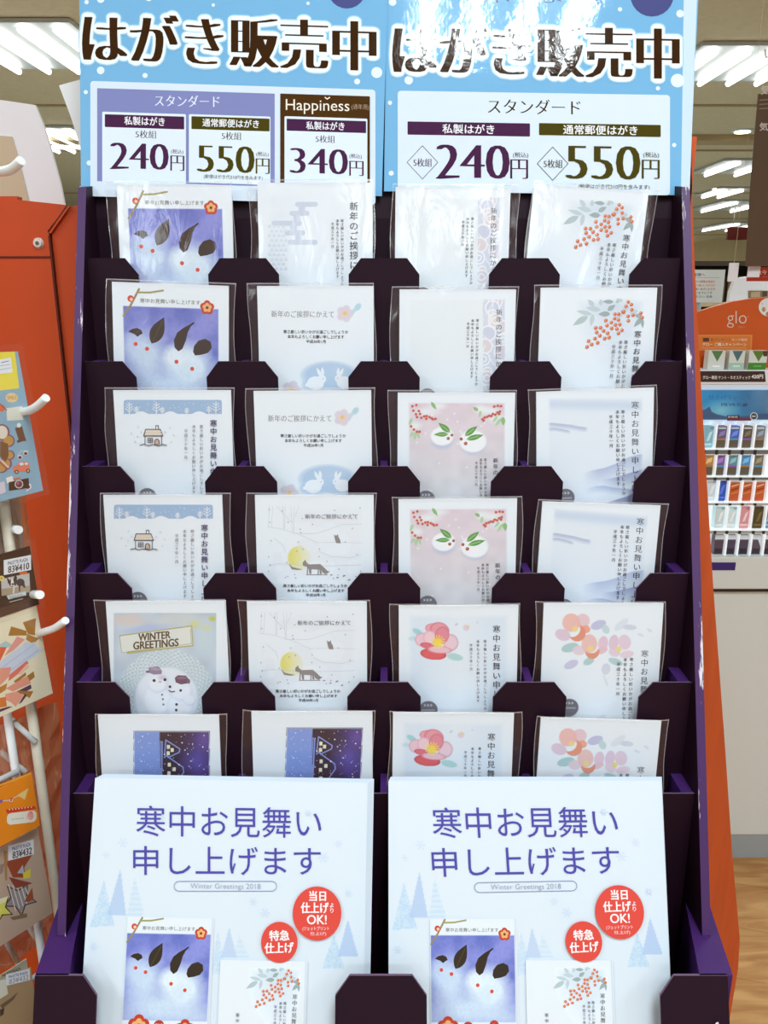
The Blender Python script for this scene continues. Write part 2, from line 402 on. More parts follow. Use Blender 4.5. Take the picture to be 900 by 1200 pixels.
for (px, py, t) in [(870, 154, 'round ceiling downlight right of the posters'), (841, 221, 'small round downlight among the distant ceiling lights'),
                    (876, 273, 'farthest round downlight beside the red hanging sign')]:
    v = (py-600)/FPX; k = ST+v*CT; z = (CEIL-CAMZ-.01)/(-k); Y = z*(CT-v*ST)
    r = empty('downlight', Matrix.Translation(((px-450)/FPX*z, Y, CEIL-.001)), t, 'downlight', 'round downlights')
    bm = bmesh.new(); bmesh.ops.create_cone(bm, cap_ends=True, segments=24, radius1=.085, radius2=.1, depth=.012, matrix=Matrix.Translation((0, 0, -.006))); bm_obj('ring', bm, 'fixture_white', r)
    bm = bmesh.new(); bmesh.ops.create_cone(bm, cap_ends=True, segments=24, radius1=.065, radius2=.065, depth=.006, matrix=Matrix.Translation((0, 0, -.016))); bm_obj('lens', bm, 'downlight_glow', r)

# ================================================================== the purple card rack
H0 = CAMZ
def TY(k): return .6956-.0293*(k-1) if k > 0 else .727
def TH(k): return .026-.0825*(k-1)
PITCHX, NOTCH, CH = .118, .0585, .0105
rack = empty('card_rack', Matrix.Translation((0, .6, 0)), 'tall dark purple cardboard stepped rack holding the greeting cards', 'display rack')
def rk(o):      # keep world placement under the rack
    o.location = (0, -.6, 0); return o
def notched(y, ztop, zbot, xo, spans, depth, slope=0.0):
    zt, zn = H0+ztop, H0+ztop-depth
    p = [(-xo[0], zt)]
    for (a, b) in spans:
        p += [(a-CH, zt), (a, zt-CH*1.25), (a, zn), (b, zn), (b, zt-CH*1.25), (b+CH, zt)]
    p += [(xo[1], zt), (xo[1], H0+zbot), (-xo[0], H0+zbot)]
    return [(x, y+(z-zt)*slope, z) for x, z in p]
for k in range(1, 7):
    spans = [((c-1.5)*PITCHX-NOTCH/2, (c-1.5)*PITCHX+NOTCH/2) for c in range(4)]
    bm = bmesh.new()
    prism(bm, notched(TY(k), TH(k), TH(k)-.1705 if k < 6 else -.66, (.2478, .2478), spans, .066), (0, .0015, 0), 0, 1)
    rk(bm_obj('pocket_front', bm, ['purple_board', 'board_edge'], rack))
    bm = bmesh.new(); box(bm, -.2478, .2478, TY(k)+.0016, TY(k-1)-.0001, H0+TH(k)-.0955, H0+TH(k)-.0935); rk(bm_obj('pocket_floor', bm, 'lit_violet_board', rack))
    for x0, x1 in [(-.2478, -.2385), (-.121, -.115), (-.003, .003), (.115, .121), (.2385, .2478)]:
        bm = bmesh.new(); box(bm, x0, x1, TY(k)+.0016, TY(k-1)-.0001, H0+TH(k)-.0934, H0+TH(k)-.0012); rk(bm_obj('divider', bm, 'lit_violet_board', rack))
# back board behind the top row, leaning back under the posters
bm = bmesh.new()
prism(bm, [(-.2478, .727, H0-.15), (-.2478, .727, H0+.06), (-.2478, .7765, H0+.34), (-.2478, .7805, H0+.34), (-.2478, .731, H0+.06), (-.2478, .731, H0-.15)], (.4956, 0, 0))
rk(bm_obj('back_board', bm, 'purple_board', rack))
for sx in (-1, 1):
    yz = [(.792, .34), (.742, .088), (.7095, .083), (.507, -.484), (.507, -.66), (.41, -.66), (.41, -1.5), (.80, -1.5), (.80, .34)]
    bm = bmesh.new(); prism(bm, [(sx*.248, y, H0+h) for y, h in yz], (sx*.0068, 0, 0), 0, 1); rk(bm_obj('side_panel', bm, ['purple_board', 'worn_purple'], rack))
    # box wall beside the flyers
    bm = bmesh.new()
    zt = H0-.485
    q = [(sx*.232, .4705), (sx*.2565, .4705), (sx*.268, .549), (sx*.2495, .549)]
    top = [bm.verts.new((x, y, zt)) for x, y in q]; bot = [bm.verts.new((x, y-.0, H0-.66)) for x, y in q]
    bm.faces.new(top); bm.faces.new(bot[::-1])
    for i in range(4): bm.faces.new((top[i], bot[i], bot[(i+1) % 4], top[(i+1) % 4]))
    bmesh.ops.recalc_face_normals(bm, faces=bm.faces[:])
    rk(bm_obj('box_wall', bm, 'lit_violet_board', rack))
bm = bmesh.new()
prism(bm, notched(.470, -.485, -.66, (.2565, .2525), [(-.2106, -.0357), (.0313, .2025)], .10, .4), (0, .0018, 0), 0, 1)
rk(bm_obj('box_front', bm, ['purple_board', 'board_edge'], rack))
bm = bmesh.new(); box(bm, -.2475, .2475, .401, .5488, H0-.664, H0-.6605); rk(bm_obj('box_floor', bm, 'lit_violet_board', rack))
bm = bmesh.new(); box(bm, -.2475, .2475, .402, .79, 0, H0-.6645); rk(bm_obj('base', bm, 'purple_board', rack))
# scuffed spots where the board is chipped
for (px, py, r) in [(832, 1184, .0022), (133, 1193, .0012)]:
    p = at(px, py, .4695); p.y = .470+(p.z-(H0-.485))*.4-.0006
    bm = bmesh.new(); bmesh.ops.create_icosphere(bm, subdivisions=2, radius=r, matrix=Matrix.Translation(p) @ Matrix.Diagonal((.7, .15, 1.5, 1)))
    rk(bm_obj('chipped_spot', bm, 'white_board', rack))

# ================================================================== price posters
def poster_M(bl, br, Y0):
    a = at(bl[0], bl[1], Y0); b_ = at(br[0], br[1], Y0)
    roll = math.atan2(b_.z-a.z, b_.x-a.x); c = (a+b_)/2
    return Matrix.Translation(c) @ Matrix.Rotation(-math.radians(10), 4, 'X') @ Matrix.Rotation(-roll, 4, 'Y'), (b_-a).length
BLUE = (118, 180, 224)
BROWN = (54, 32, 14)
def dots(a, L, col=(226, 240, 250)):
    for x, y, r in L: a.ell(x, y, r, r, col, n=16)
Mp, Wp = poster_M((94.5, 219), (447.5, 230), .7245)
a = Art(Mp, (0, 0, 2)); a.sheet(Wp, .352, .0006, BLUE)
dots(a, [(203, 5, 5), (236, 165, 9), (340, 177, 6), (883, 170, 13), (837, 191, 7), (201, 216, 5), (465*.75, -5, 8), (236, -2, 9), (722, 8, 4), (500, 12, 4), (209, 382, 6)])
a.ell(813, -25, 45, 45, (74, 82, 140))
S = .031
a.text('はがき販売中', 197, 27, 878, 149, (160, 212, 242), 'halo2', S); a.text('はがき販売中', 197, 27, 878, 149, (236, 246, 253), 'halo1', S); a.text('はがき販売中', 197, 27, 878, 149, BROWN, 'mb', S)
a.rrect(212, 190, 880, 460, 8, (214, 230, 246), S)
a.rrect(228, 207, 644, 425, 1, (128, 136, 190), S); a.text('スタンダード', 363, 222, 515, 250, (226, 234, 250), 'm', S*.5)
def price(a, x0, y0, x1, y1, bar, bt, btbox, setbox, num, nbox, yen, tax, col, S):
    a.rrect(x0, y0, x1, y1, 3, (222, 236, 250), S)
    a.rrect(*bar, 1.5, col, S); a.text(bt, *btbox, (236, 240, 246), 'b', S)
    if setbox: a.text('5枚組', *setbox, col, 'm', S)
    a.text(num, *nbox, col, 'd', S); a.text('円', *yen, col, 'm', S); a.text('(税込)', *tax, col, 'r', S)
PUR, OLI = (70, 34, 74), (70, 64, 18)
price(a, 240, 262, 436, 426, (246, 268, 432, 298), '私製はがき', (292, 273, 386, 293), (318, 305, 367, 324), '240', (260, 332, 394, 397), (400, 364, 432, 401), (401, 350, 430, 362), PUR, S)
price(a, 443, 268, 634, 428, (449, 273, 632, 303), '通常郵便はがき', (475, 278, 607, 297), (520, 309, 566, 328), '550', (464, 338, 595, 405), (600, 371, 632, 408), (601, 356, 630, 368), OLI, S)
a.text('(郵便はがき代310円を含みます)', 478, 409, 616, 420, OLI, 'r', S)
a.rrect(657, 220, 867, 432, 1, (72, 46, 20), S); a.text('Happiness', 670, 233, 819, 267, (240, 236, 226), 'r', S*.6); a.line([(762, 229), (767, 233), (773, 229)], 2.5, (240, 236, 226)); a.text('(通年用)', 824, 244, 865, 259, (190, 176, 150), 'l', S)
price(a, 667, 273, 861, 440, (672, 279, 858, 307), '私製はがき', (718, 285, 807, 304), (740, 317, 785, 335), '340', (681, 345, 814, 408), (819, 377, 852, 413), (819, 361, 848, 373), PUR, S)
pl = tag(link('price_poster', a.mesh('price_poster', 'laminated_print')), 'blue laminated price poster on the left, listing 240, 550 and 340 yen', 'poster', 'price posters heading the rack')
pl.matrix_world = Mp
Mp, Wp = poster_M((450, 224), (807, 229), .7255)
a = Art(Mp, (450, 0, 2)); a.sheet(Wp, .352, .0006, BLUE); S = .016
q = a.f([(716, 0), (716, 450)])
a.poly([(703, -40), (735, -40), (716, 458), (696, 458)], (204, 226, 246))
dots(a, [(694, 32, 9), (688, 189, 16), (642, 207, 5), (680, 340, 5), (58, 188, 10), (14, 241, 5), (17, 406, 6), (97, 22, 5), (553, 22, 5), (20, 5, 9), (575, -10, 6)])
a.ell(628, -12, 51, 51, (74, 80, 136))
a.text('で承ります。', 172, -26, 515, 8, (90, 100, 140), 'm', 0)
a.text('はがき販売中', 24, 54, 688, 178, (160, 212, 242), 'halo2', S); a.text('はがき販売中', 24, 54, 688, 178, (236, 246, 253), 'halo1', S); a.text('はがき販売中', 24, 54, 688, 178, BROWN, 'mb', S)
a.rrect(32, 213, 670, 448, 8, (216, 231, 245), S)
a.text('スタンダード', 243, 231, 460, 267, BROWN, 'm', S)
for (bar, bt, btb, num, nb, yen, tax, col, dx, dy, sb) in [
        ((55, 285, 342, 316), '私製はがき', (137, 291, 258, 313), '240', (124, 336, 292, 420), (296, 373, 337, 420), (302, 357, 338, 371), PUR, 90, 381, (69, 371, 112, 391)),
        ((363, 289, 648, 317), '通常郵便はがき', (420, 293, 593, 315), '550', (428, 338, 598, 422), (604, 374, 645, 420), (607, 357, 644, 371), OLI, 395, 384, (374, 374, 418, 394))]:
    a.rrect(*bar, 2, col, S); a.text(bt, *btb, (236, 240, 246), 'b', S)
    a.line([(dx-36, dy), (dx, dy-39), (dx+36, dy), (dx, dy+39)], 1.3, col, True); a.text('5枚組', *sb, col, 'm', S)
    a.text(num, *nb, col, 'd', S); a.text('円', *yen, col, 'm', S); a.text('(税込)', *tax, col, 'r', S)
a.text('(郵便はがき代310円を含みます)', 455, 431, 622, 444, OLI, 'r', S)
pr = tag(link('price_poster', a.mesh('price_poster', 'laminated_print')), 'blue laminated price poster on the right, listing only 240 and 550 yen, catching ceiling glare', 'poster', 'price posters heading the rack')
pr.matrix_world = Mp

# ================================================================== greeting cards
CW, CHT = .0972, .144
def card_M(row, xl, yl, xr, yr, extra=0.0):
    Yt = TY(row-1)-.008; Yb = TY(row)+.0075
    a = at(xl, yl, Yt); b_ = at(xr, yr, Yt); T = (a+b_)/2
    roll = math.atan2(b_.z-a.z, b_.x-a.x)+math.radians(extra)
    lean = math.asin((Yt-Yb)/CHT)
    R = Matrix.Rotation(-lean, 4, 'X') @ Matrix.Rotation(-roll, 4, 'Y')
    base = T - (R @ Vector((0, 0, CHT)))
    return Matrix.Translation(base) @ R
ROWS = {1: [(133, 216, 275, 217, 0, 12, 3), (298, 214, 440, 214, 0, 11, 2), (462, 219, 600, 220, 0, 5, 11), (625, 219, 761, 222, -3, 3, 10)],
        2: [(130, 330, 269, 335, 0, 7, 9), (301, 335, 438, 335, 0, 11, 2), (469, 339, 604, 339, 0, 11, 2), (634, 337, 770, 337, 0, 10, 4)],
        3: [(132, 457, 271, 457, 0, 11, 4), (297, 458, 435, 457, 0, 9, 6), (468, 460, 602, 460, 0, 11, 3), (632, 459, 763, 454, 0, 11, 2)],
        4: [(119, 580, 262, 580, 0, 3, 11), (299.5, 580, 437, 580, 0, 11, 3), (466, 585, 607, 584, 0, 8, 6), (632, 590, 778, 590, -2, 7, 8)],
        5: [(121, 705, 267, 704, 0, 12, 2), (289, 705, 430, 705, 0, 10, 5), (467, 710, 608, 709, 0, 10, 3), (637, 707, 778, 707, 0, 10, 2)],
        6: [(114, 838, 257, 838, 0, 4, 9), (295, 834, 436, 834, 0, 12, 2), (462, 835, 601, 836, 0, 5, 9), (635, 841, 774, 845, 0, 5, 9)]}
CM = {(r, c+1): card_M(r, *v[:5]) for r, L in ROWS.items() for c, v in enumerate(L)}
INK = (40, 36, 44)
KAN, SHIN = '寒中お見舞い申し上げます', '新年のご挨拶にかえて'
B1, B2, B3 = '寒さ厳しい折いかがお過ごしでしょうか', '本年もよろしくお願い申し上げます', '平成三十年一月'
def body(a, x1, y1, x2, y2, x3, y3, p, sz, col=INK, sl=0.0, style='n'):
    a.vtext(B1, x1, y1, p, sz, col, style, sl); a.vtext(B2, x2, y2, p, sz, col, style, sl); a.vtext(B3, x3, y3, p, sz, col, style, sl)
CELL = .00055
def whole(a, painter): a.raster(-CW/2+.0006, .0006, CW/2-.0006, CHT-.0006, CELL, painter)
def fblossom(a, cx, cy, r):
    for k in range(5):
        t = math.radians(-90+72*k); a.ell(cx+.55*r*math.cos(t), cy+.55*r*math.sin(t), .5*r, .5*r, (196, 62, 34), n=14)
    a.ell(cx, cy, .62*r, .62*r, (214, 96, 50), n=16)
    for k in range(5):
        t = math.radians(-90+72*k); a.ell(cx+.42*r*math.cos(t), cy+.42*r*math.sin(t), .28*r, .28*r, (232, 178, 116), n=10)
    a.ell(cx, cy, .22*r, .22*r, (110, 62, 30), n=10)
def art_rabbits(a, cell=CELL, bottom=True):    # coordinates of the snow rabbit picture, 555 wide, white header band on top
    def paint(C, X, Y):
        A = boxa(X, Y, 0, 100, 560, 642, 6)
        bgc = np.tile(np.array([118., 128., 205.]), (len(C), 1))
        n = vnoise(X, Y, 120, 1)*.6+vnoise(X, Y, 45, 2)*.4
        bgc += (n-.5)[:, None]*np.array([60, 50, 36])
        t = np.clip((Y-330)/330, 0, 1)[:, None]; bgc = bgc*(1-t*.55)+np.array([178, 196, 232])*t*.55
        soft(bgc, X, Y, 130, 380, 170, 180, (200, 220, 240), .7, .95); soft(bgc, X, Y, 60, 330, 90, 110, (196, 214, 240), .7, .8)
        soft(bgc, X, Y, 380, 440, 175, 180, (216, 232, 246), .55, 1); soft(bgc, X, Y, 300, 390, 90, 90, (222, 236, 248), .6, 1)
        soft(bgc, X, Y, 230, 560, 300, 150, (204, 224, 242), .8, .9); soft(bgc, X, Y, 440, 600, 260, 90, (200, 220, 242), .8, .7)
        soft(bgc, X, Y, 470, 350, 60, 70, (188, 204, 238), .9, .7)
        bgc += ((vnoise(X, Y, 14, 5)-.5)*10)[:, None]
        C[:] = C*(1-A[:, None])+bgc*A[:, None]
    a.zraster(0, 96, 560, 646, cell, paint)
    LF = (52, 40, 26)
    a.poly([(30, 248), (52, 232), (82, 226), (106, 236), (114, 256), (96, 266), (84, 276), (66, 262)], LF)
    a.poly(leafpts(165, 312, 240, 160, 40), LF); a.line([(172, 300), (232, 180)], 3, (92, 80, 50))
    a.poly([(322, 352), (300, 330), (296, 288), (316, 244), (352, 216), (388, 196), (412, 180), (418, 186), (396, 206), (378, 240), (366, 288), (346, 336)], LF)
    a.poly([(420, 372), (408, 352), (414, 318), (440, 286), (480, 274), (512, 290), (518, 326), (496, 354), (460, 366)], LF)
    for x, y in [(72, 318), (138, 343), (310, 412), (402, 450)]: a.ell(x, y, 12, 12, (214, 74, 52), n=14)
    a.text(KAN, 102, 56, 452, 82, (88, 84, 70), 'r')
    a.line([(4, 160), (50, 92), (98, 0+4)], 12, (150, 138, 96)); a.line([(84, 24), (160, 22), (238, 8)], 10, (160, 154, 92))
    a.ell(48, 60, 19, 19, (206, 72, 40), n=14); a.ell(52, 64, 10, 10, (240, 200, 180), n=12)
    fblossom(a, 492, 96, 40)
    if bottom:
        fblossom(a, 112, 672, 68); fblossom(a, 414, 690, 62)
        a.ell(244, 668, 34, 34, (186, 56, 36)); a.text('2018', 222, 656, 267, 680, (250, 240, 236), 'b')
class SubArt(Art):          # a small picture printed inside a sheet, in its own units
    def __init__(s, parent, x0, z0, w, units):
        s.p = parent; s.k = w/units; s.x0 = x0; s.z0 = z0; s.n = 0; s.d = 0
    def f(s, P): P = np.asarray(P, float).reshape(-1, 2); return np.stack([s.x0+P[:, 0]*s.k, s.z0-P[:, 1]*s.k], 1)
    def inv(s, Q): return (Q[:, 0]-s.x0)/s.k, (s.z0-Q[:, 1])/s.k
    def raw(s, Q, faces, col): s.p.raw(Q, faces, col)

def card_rabbits():
    a = Art(CM[2, 1], (0, 200, 3)); a.sheet(CW, CHT, .0016)
    art_rabbits(SubArt(a, -CW/2+.0085, CHT-.0045, .0805, 560)); return a
def card_house():
    a = Art(CM[3, 1], (110, 440, 5)); a.sheet(CW, CHT, .0016)
    BL = (156, 186, 220); W = (226, 236, 246)
    a.rrect(175, 143, 750, 235, 14, BL)
    p = []
    for i in range(61):
        x = 178+i*569/60; p.append((x, 226-16*max(0, math.sin((x-235)/85*math.pi/1.0)) if True else 0))
    a.poly([(178, 238)]+p+[(747, 238)], PAPER)
    r = random.Random(3)
    for _ in range(46): a.ell(r.uniform(185, 742), r.uniform(150, 205), *(2*[r.uniform(1.5, 4)]), (196, 214, 236), n=8)
    for x, y0, y1 in [(208, 158, 232), (250, 182, 228), (367, 158, 232), (402, 186, 230), (545, 190, 232), (675, 180, 228), (716, 155, 232)]:
        h = y1-y0; a.line([(x, y0), (x, y1)], 6, W)
        for t in (.28, .5, .72):
            d = h*.30*(.6+t*.6)
            a.line([(x-d, y0+h*t-d*.75), (x, y0+h*t)], 5, W); a.line([(x+d, y0+h*t-d*.75), (x, y0+h*t)], 5, W)
    K = (70, 62, 72); CRM = (216, 206, 190)
    a.poly([(362, 292), (380, 292), (380, 318), (362, 318)], K); a.poly([(366, 297), (376, 297), (376, 318), (366, 318)], PAPER)
    a.poly([(303, 313), (392, 313), (408, 356), (290, 356)], K); a.poly([(307, 318), (388, 318), (401, 351), (297, 351)], CRM)
    for i in range(14): a.ell(308+(i % 7)*14+(i//7)*6, 328+(i//7)*14, 3, 3, (240, 236, 230), n=8)
    a.line([(301, 356), (301, 404)], 4, K); a.line([(398, 356), (398, 404)], 4, K)
    a.line([(318, 368), (346, 368), (346, 392), (318, 392)], 4, K, True); a.line([(332, 368), (332, 392)], 4, K); a.line([(318, 380), (346, 380)], 4, K)
    a.ell(371, 388, 15, 18, K); a.ell(371, 388, 10, 13, (206, 176, 156)); a.poly([(356, 392), (386, 392), (386, 404), (356, 404)], K); a.poly([(361, 392), (381, 392), (381, 402), (361, 402)], (206, 176, 156))
    a.line([(272, 408), (295, 402), (320, 410), (350, 404), (380, 412), (405, 404), (428, 409)], 4.5, K)
    for x, y in [(262, 300), (222, 338), (258, 355), (245, 386), (447, 303), (470, 347), (458, 386), (420, 330), (280, 330)]: a.ell(x, y, 5, 5, (206, 220, 236), n=8)
    a.vtext(KAN, 702, 258, 47, 42, (66, 62, 104), 'b'); body(a, 632, 288, 588, 288, 542, 314, 25.5, 22, (92, 90, 108))
    return a
def card_clouds():
    a = Art(CM[1, 2], (270, 200, 2.571)); a.sheet(CW, CHT, .0016)
    def p(C, X, Y):
        mixc(C, .28*boxa(X, Y, 110, 65, 400, 420, 20)*np.clip((250-X)/150, 0, 1), (206, 220, 236))
    whole(a, p); CL = (200, 212, 230)
    for x0, y0, x1 in [(195, 94, 263), (178, 121, 238), (124, 151, 215), (163, 180, 225), (173, 208, 263)]: a.rrect(x0, y0, x1, y0+15, 7, CL)
    for x, y0, y1 in [(215, 105, 124), (200, 132, 155), (190, 162, 184), (205, 192, 212)]: a.rrect(x-10, y0, x+10, y1, 2, CL)
    for i in range(40):
        x = 118+(i % 4)*14+(i//4 % 2)*7; y = 168+(i//4)*14
        a.ell(x, y, 5, 5, (214, 224, 238), n=10)
    a.vtext(SHIN, 372, 94, 29.5, 27, INK, 'n'); body(a, 337, 146, 323, 146, 308, 156, 11.2, 10, INK)
    return a
def bunny(a, cx, cy, k, f):
    a.ell(cx, cy, 46*k, 36*k, (236, 242, 248)); a.ell(cx+f*34*k, cy-22*k, 24*k, 22*k, (236, 242, 248))
    a.poly(leafpts(cx+f*30*k, cy-34*k, cx+f*6*k, cy-84*k, 9*k), (236, 242, 248)); a.poly(leafpts(cx+f*40*k, cy-36*k, cx+f*36*k, cy-88*k, 9*k), (236, 242, 248))
    a.ell(cx+f*42*k, cy-24*k, 2.6, 2.6, (130, 130, 150), n=8); a.ell(cx-f*46*k, cy+10*k, 11*k, 10*k, (236, 242, 248))
def card_bunny():
    a = Art(CM[3, 2], (280, 440, 4.617)); a.sheet(CW, CHT, .0016)
    def p(C, X, Y):
        n = vnoise(X, Y, 60, 3)
        soft(C, X, Y, 480, 560, 168, 84, (178, 204, 230), .25, .95); soft(C, X, Y, 400, 610, 80, 50, (184, 208, 232), .3, .9); soft(C, X, Y, 560, 610, 90, 50, (184, 208, 232), .3, .9)
        soft(C, X, Y, 500, 540, 90, 60, (200, 218, 238), .9, .5*1)
        mixc(C, .15*n*(np.abs(C-np.array(PAPER)).max(1) > 8), (150, 186, 224))
        for cx, cy, k in [(560, 228, 1), (272, 640, 1.15)]:
            for t in range(5): soft(C, X, Y, cx+26*k*math.cos(t*1.257), cy+26*k*math.sin(t*1.257), 25*k, 25*k, (214, 206, 220), .35, .9)
            soft(C, X, Y, cx, cy, 26*k, 26*k, (222, 208, 214), .5, .9); soft(C, X, Y, cx, cy-2, 14*k, 13*k, (232, 196, 90), .5, 1)
        soft(C, X, Y, 630, 192, 26, 18, (174, 212, 228), .3, .95, -50); soft(C, X, Y, 606, 214, 22, 14, (190, 216, 230), .4, .9, -40)
    whole(a, p)
    bunny(a, 402, 600, 1.0, 1); bunny(a, 560, 595, .92, -1)
    a.text(SHIN, 158, 214, 500, 250, (140, 140, 146), 'n')
    a.text(B1, 225, 317, 578, 336, INK, 'b'); a.text(B2, 248, 343, 556, 362, INK, 'b'); a.text('平成30年1月', 350, 369, 455, 387, INK, 'b')
    return a
def card_fox():
    a = Art(CM[4, 2], (280, 440, 4.617)); a.sheet(CW, CHT, .0016)
    def p(C, X, Y):
        A = np.clip((1-np.sqrt(((X-325)/64)**2+((Y-988)/70)**2))/.12, 0, 1)
        t = np.clip((X-275)/110, 0, 1)[:, None]
        col = np.array([222., 218., 120.])*(1-t)+np.array([232, 234, 206.])*t
        C[:] = C*(1-A[:, None])+col*A[:, None]
        mixc(C, .35*boxa(X, Y, 150, 700, 680, 1120, 40)*(vnoise(X, Y, 70, 8) > .62), (222, 230, 240))
    whole(a, p); G = (176, 184, 196); F = (138, 136, 136)
    for pts in [[(165, 705), (160, 820)], [(183, 705), (176, 820)], [(205, 705), (250, 760), (292, 800)], [(238, 705), (243, 830)], [(250, 705), (247, 830)], [(280, 705), (292, 845)], [(300, 705), (297, 845)], [(326, 705), (305, 760)],
                [(155, 820), (220, 828), (290, 848), (350, 870), (425, 905), (520, 902), (668, 906)], [(290, 852), (350, 856), (420, 854), (490, 832), (560, 806), (668, 804)],
                [(158, 1030), (215, 1018), (280, 1022), (400, 1030), (500, 1030), (662, 1024)], [(190, 880), (240, 920), (255, 960)], [(430, 950), (500, 980), (600, 985), (660, 970)]]:
        a.line(pts, 1.6, (192, 200, 212))
    a.poly([(345, 1012), (360, 996), (366, 1012), (380, 1022), (440, 1020), (462, 1040), (480, 1058), (492, 1060), (470, 1076), (452, 1066), (446, 1050), (448, 1074), (438, 1074), (436, 1050), (392, 1048), (392, 1074), (382, 1074), (378, 1046), (366, 1034), (346, 1028)], F)
    a.line([(366, 1078), (478, 1078)], 4, F); a.line([(372, 1040), (370, 1076)], 6, F); a.line([(430, 1050), (428, 1076)], 6, F)
    a.poly([(268, 1016), (290, 1036), (320, 1044), (346, 1048), (320, 1052), (286, 1048)], F)
    a.poly([(514, 858), (522, 866), (530, 864), (536, 858), (538, 872), (548, 890), (550, 908), (526, 906), (520, 888)], F)
    r = random.Random(5)
    for _ in range(38): a.ell(r.uniform(160, 668), r.uniform(706, 1110), 3.2, 3.2, (150, 152, 160), n=8)
    for x, y in [(500, 1078), (534, 1092), (570, 1082), (596, 1104)]: a.ell(x, y, 7, 3, F, n=8)
    a.text(SHIN, 358, 749, 642, 775, (110, 110, 114), 'n')
    a.text(B1, 240, 1128, 586, 1146, INK, 'b'); a.text(B2, 262, 1154, 570, 1171, INK, 'b'); a.text('平成30年1月', 363, 1178, 467, 1195, INK, 'b')
    return a
def card_winter():
    a = Art(CM[5, 1], (110, 700, 5)); a.sheet(CW, CHT, .0016)
    def p(C, X, Y):
        A = boxa(X, Y, 115, 90, 718, 900, 3)
        D = np.tile(np.array([190., 206., 222.]), (len(C), 1)); D += ((vnoise(X, Y, 80, 4)-.5)*24)[:, None]
        soft(D, X, Y, 200, 130, 140, 50, (216, 204, 200), .6, .8); soft(D, X, Y, 330, 180, 220, 30, (176, 192, 228), .6, .8, -8); soft(D, X, Y, 500, 130, 200, 60, (206, 214, 214), .6, .8)
        soft(D, X, Y, 660, 240, 90, 130, (196, 216, 226), .6, .9); soft(D, X, Y, 590, 160, 40, 30, (206, 214, 160), .5, .9); soft(D, X, Y, 695, 125, 26, 16, (196, 200, 90), .4, 1); soft(D, X, Y, 660, 180, 36, 22, (210, 216, 170), .5, .8)
        d = np.sqrt((X-425)**2+((Y-590)*1.02)**2)
        ring = np.clip((300-d)/20, 0, 1); mixc(D, ring*.55, (206, 220, 228))
        lace = (np.sin(X*.23+Y*.05)*np.sin(Y*.27-X*.05) > .25) & (d > 195) & (d < 292); mixc(D, lace*.75, (228, 238, 244))
        lace2 = (np.sin(np.arctan2(Y-590, X-425)*42)*np.sin(d*.26) > .2) & (d > 195) & (d < 292); mixc(D, lace2*.55, (164, 190, 196))
        mixc(D, np.clip((190-d)/14, 0, 1), (226, 234, 246))
        for cx, cy, rx, ry, s in [(370, 600, 100, 110, 1), (372, 500, 66, 62, 1), (505, 640, 88, 100, 1), (510, 545, 74, 66, 1), (560, 600, 40, 34, 1)]:
            soft(D, X, Y, cx+4, cy+5, rx, ry, (196, 206, 230), .25, .6); soft(D, X, Y, cx, cy, rx*.96, ry*.96, (234, 240, 250), .3, 1)
        soft(D, X, Y, 400, 470, 34, 20, (188, 180, 214), .8, .7)
        C[:] = C*(1-A[:, None])+D*A[:, None]
    whole(a, p)
    a.poly([(148, 222), (576, 164), (584, 286), (196, 332), (192, 322), (162, 326)], (176, 176, 120)); a.poly([(153, 228), (570, 172), (577, 280), (165, 322)], (222, 227, 222))
    a.line([(566, 184), (572, 272), (200, 318)], 3, (160, 158, 110))
    T = (92, 74, 44)
    a.text('WINTER', 262, 214, 448, 256, T, 'bb', -.09); a.text('GREETINGS', 232, 262, 495, 306, T, 'bb', -.08)
    a.poly([(322, 410), (380, 404), (400, 432), (396, 450), (350, 452), (320, 440)], (150, 132, 160)); a.ell(316, 436, 12, 6, (110, 96, 116)); a.ell(360, 420, 30, 8, (172, 158, 182), 6)
    a.poly([(474, 472), (492, 456), (540, 458), (556, 480), (548, 504), (510, 510), (480, 498)], (112, 84, 104)); a.ell(516, 472, 30, 7, (140, 112, 132)); a.ell(556, 492, 9, 14, (128, 100, 120))
    for x, y, r in [(353, 487, 9), (417, 482, 9), (446, 523, 8), (509, 545, 8), (485, 627, 8), (483, 660, 8)]: a.ell(x, y, r, r, (56, 50, 56), n=12)
    for x, y in [(400, 570), (405, 596), (408, 627)]: a.ell(x, y, 6, 6, (120, 120, 124), n=10)
    a.line([(440, 545), (455, 554), (474, 550)], 6, (80, 60, 60)); a.ell(388, 494, 8, 5, (200, 180, 170), n=10)
    return a
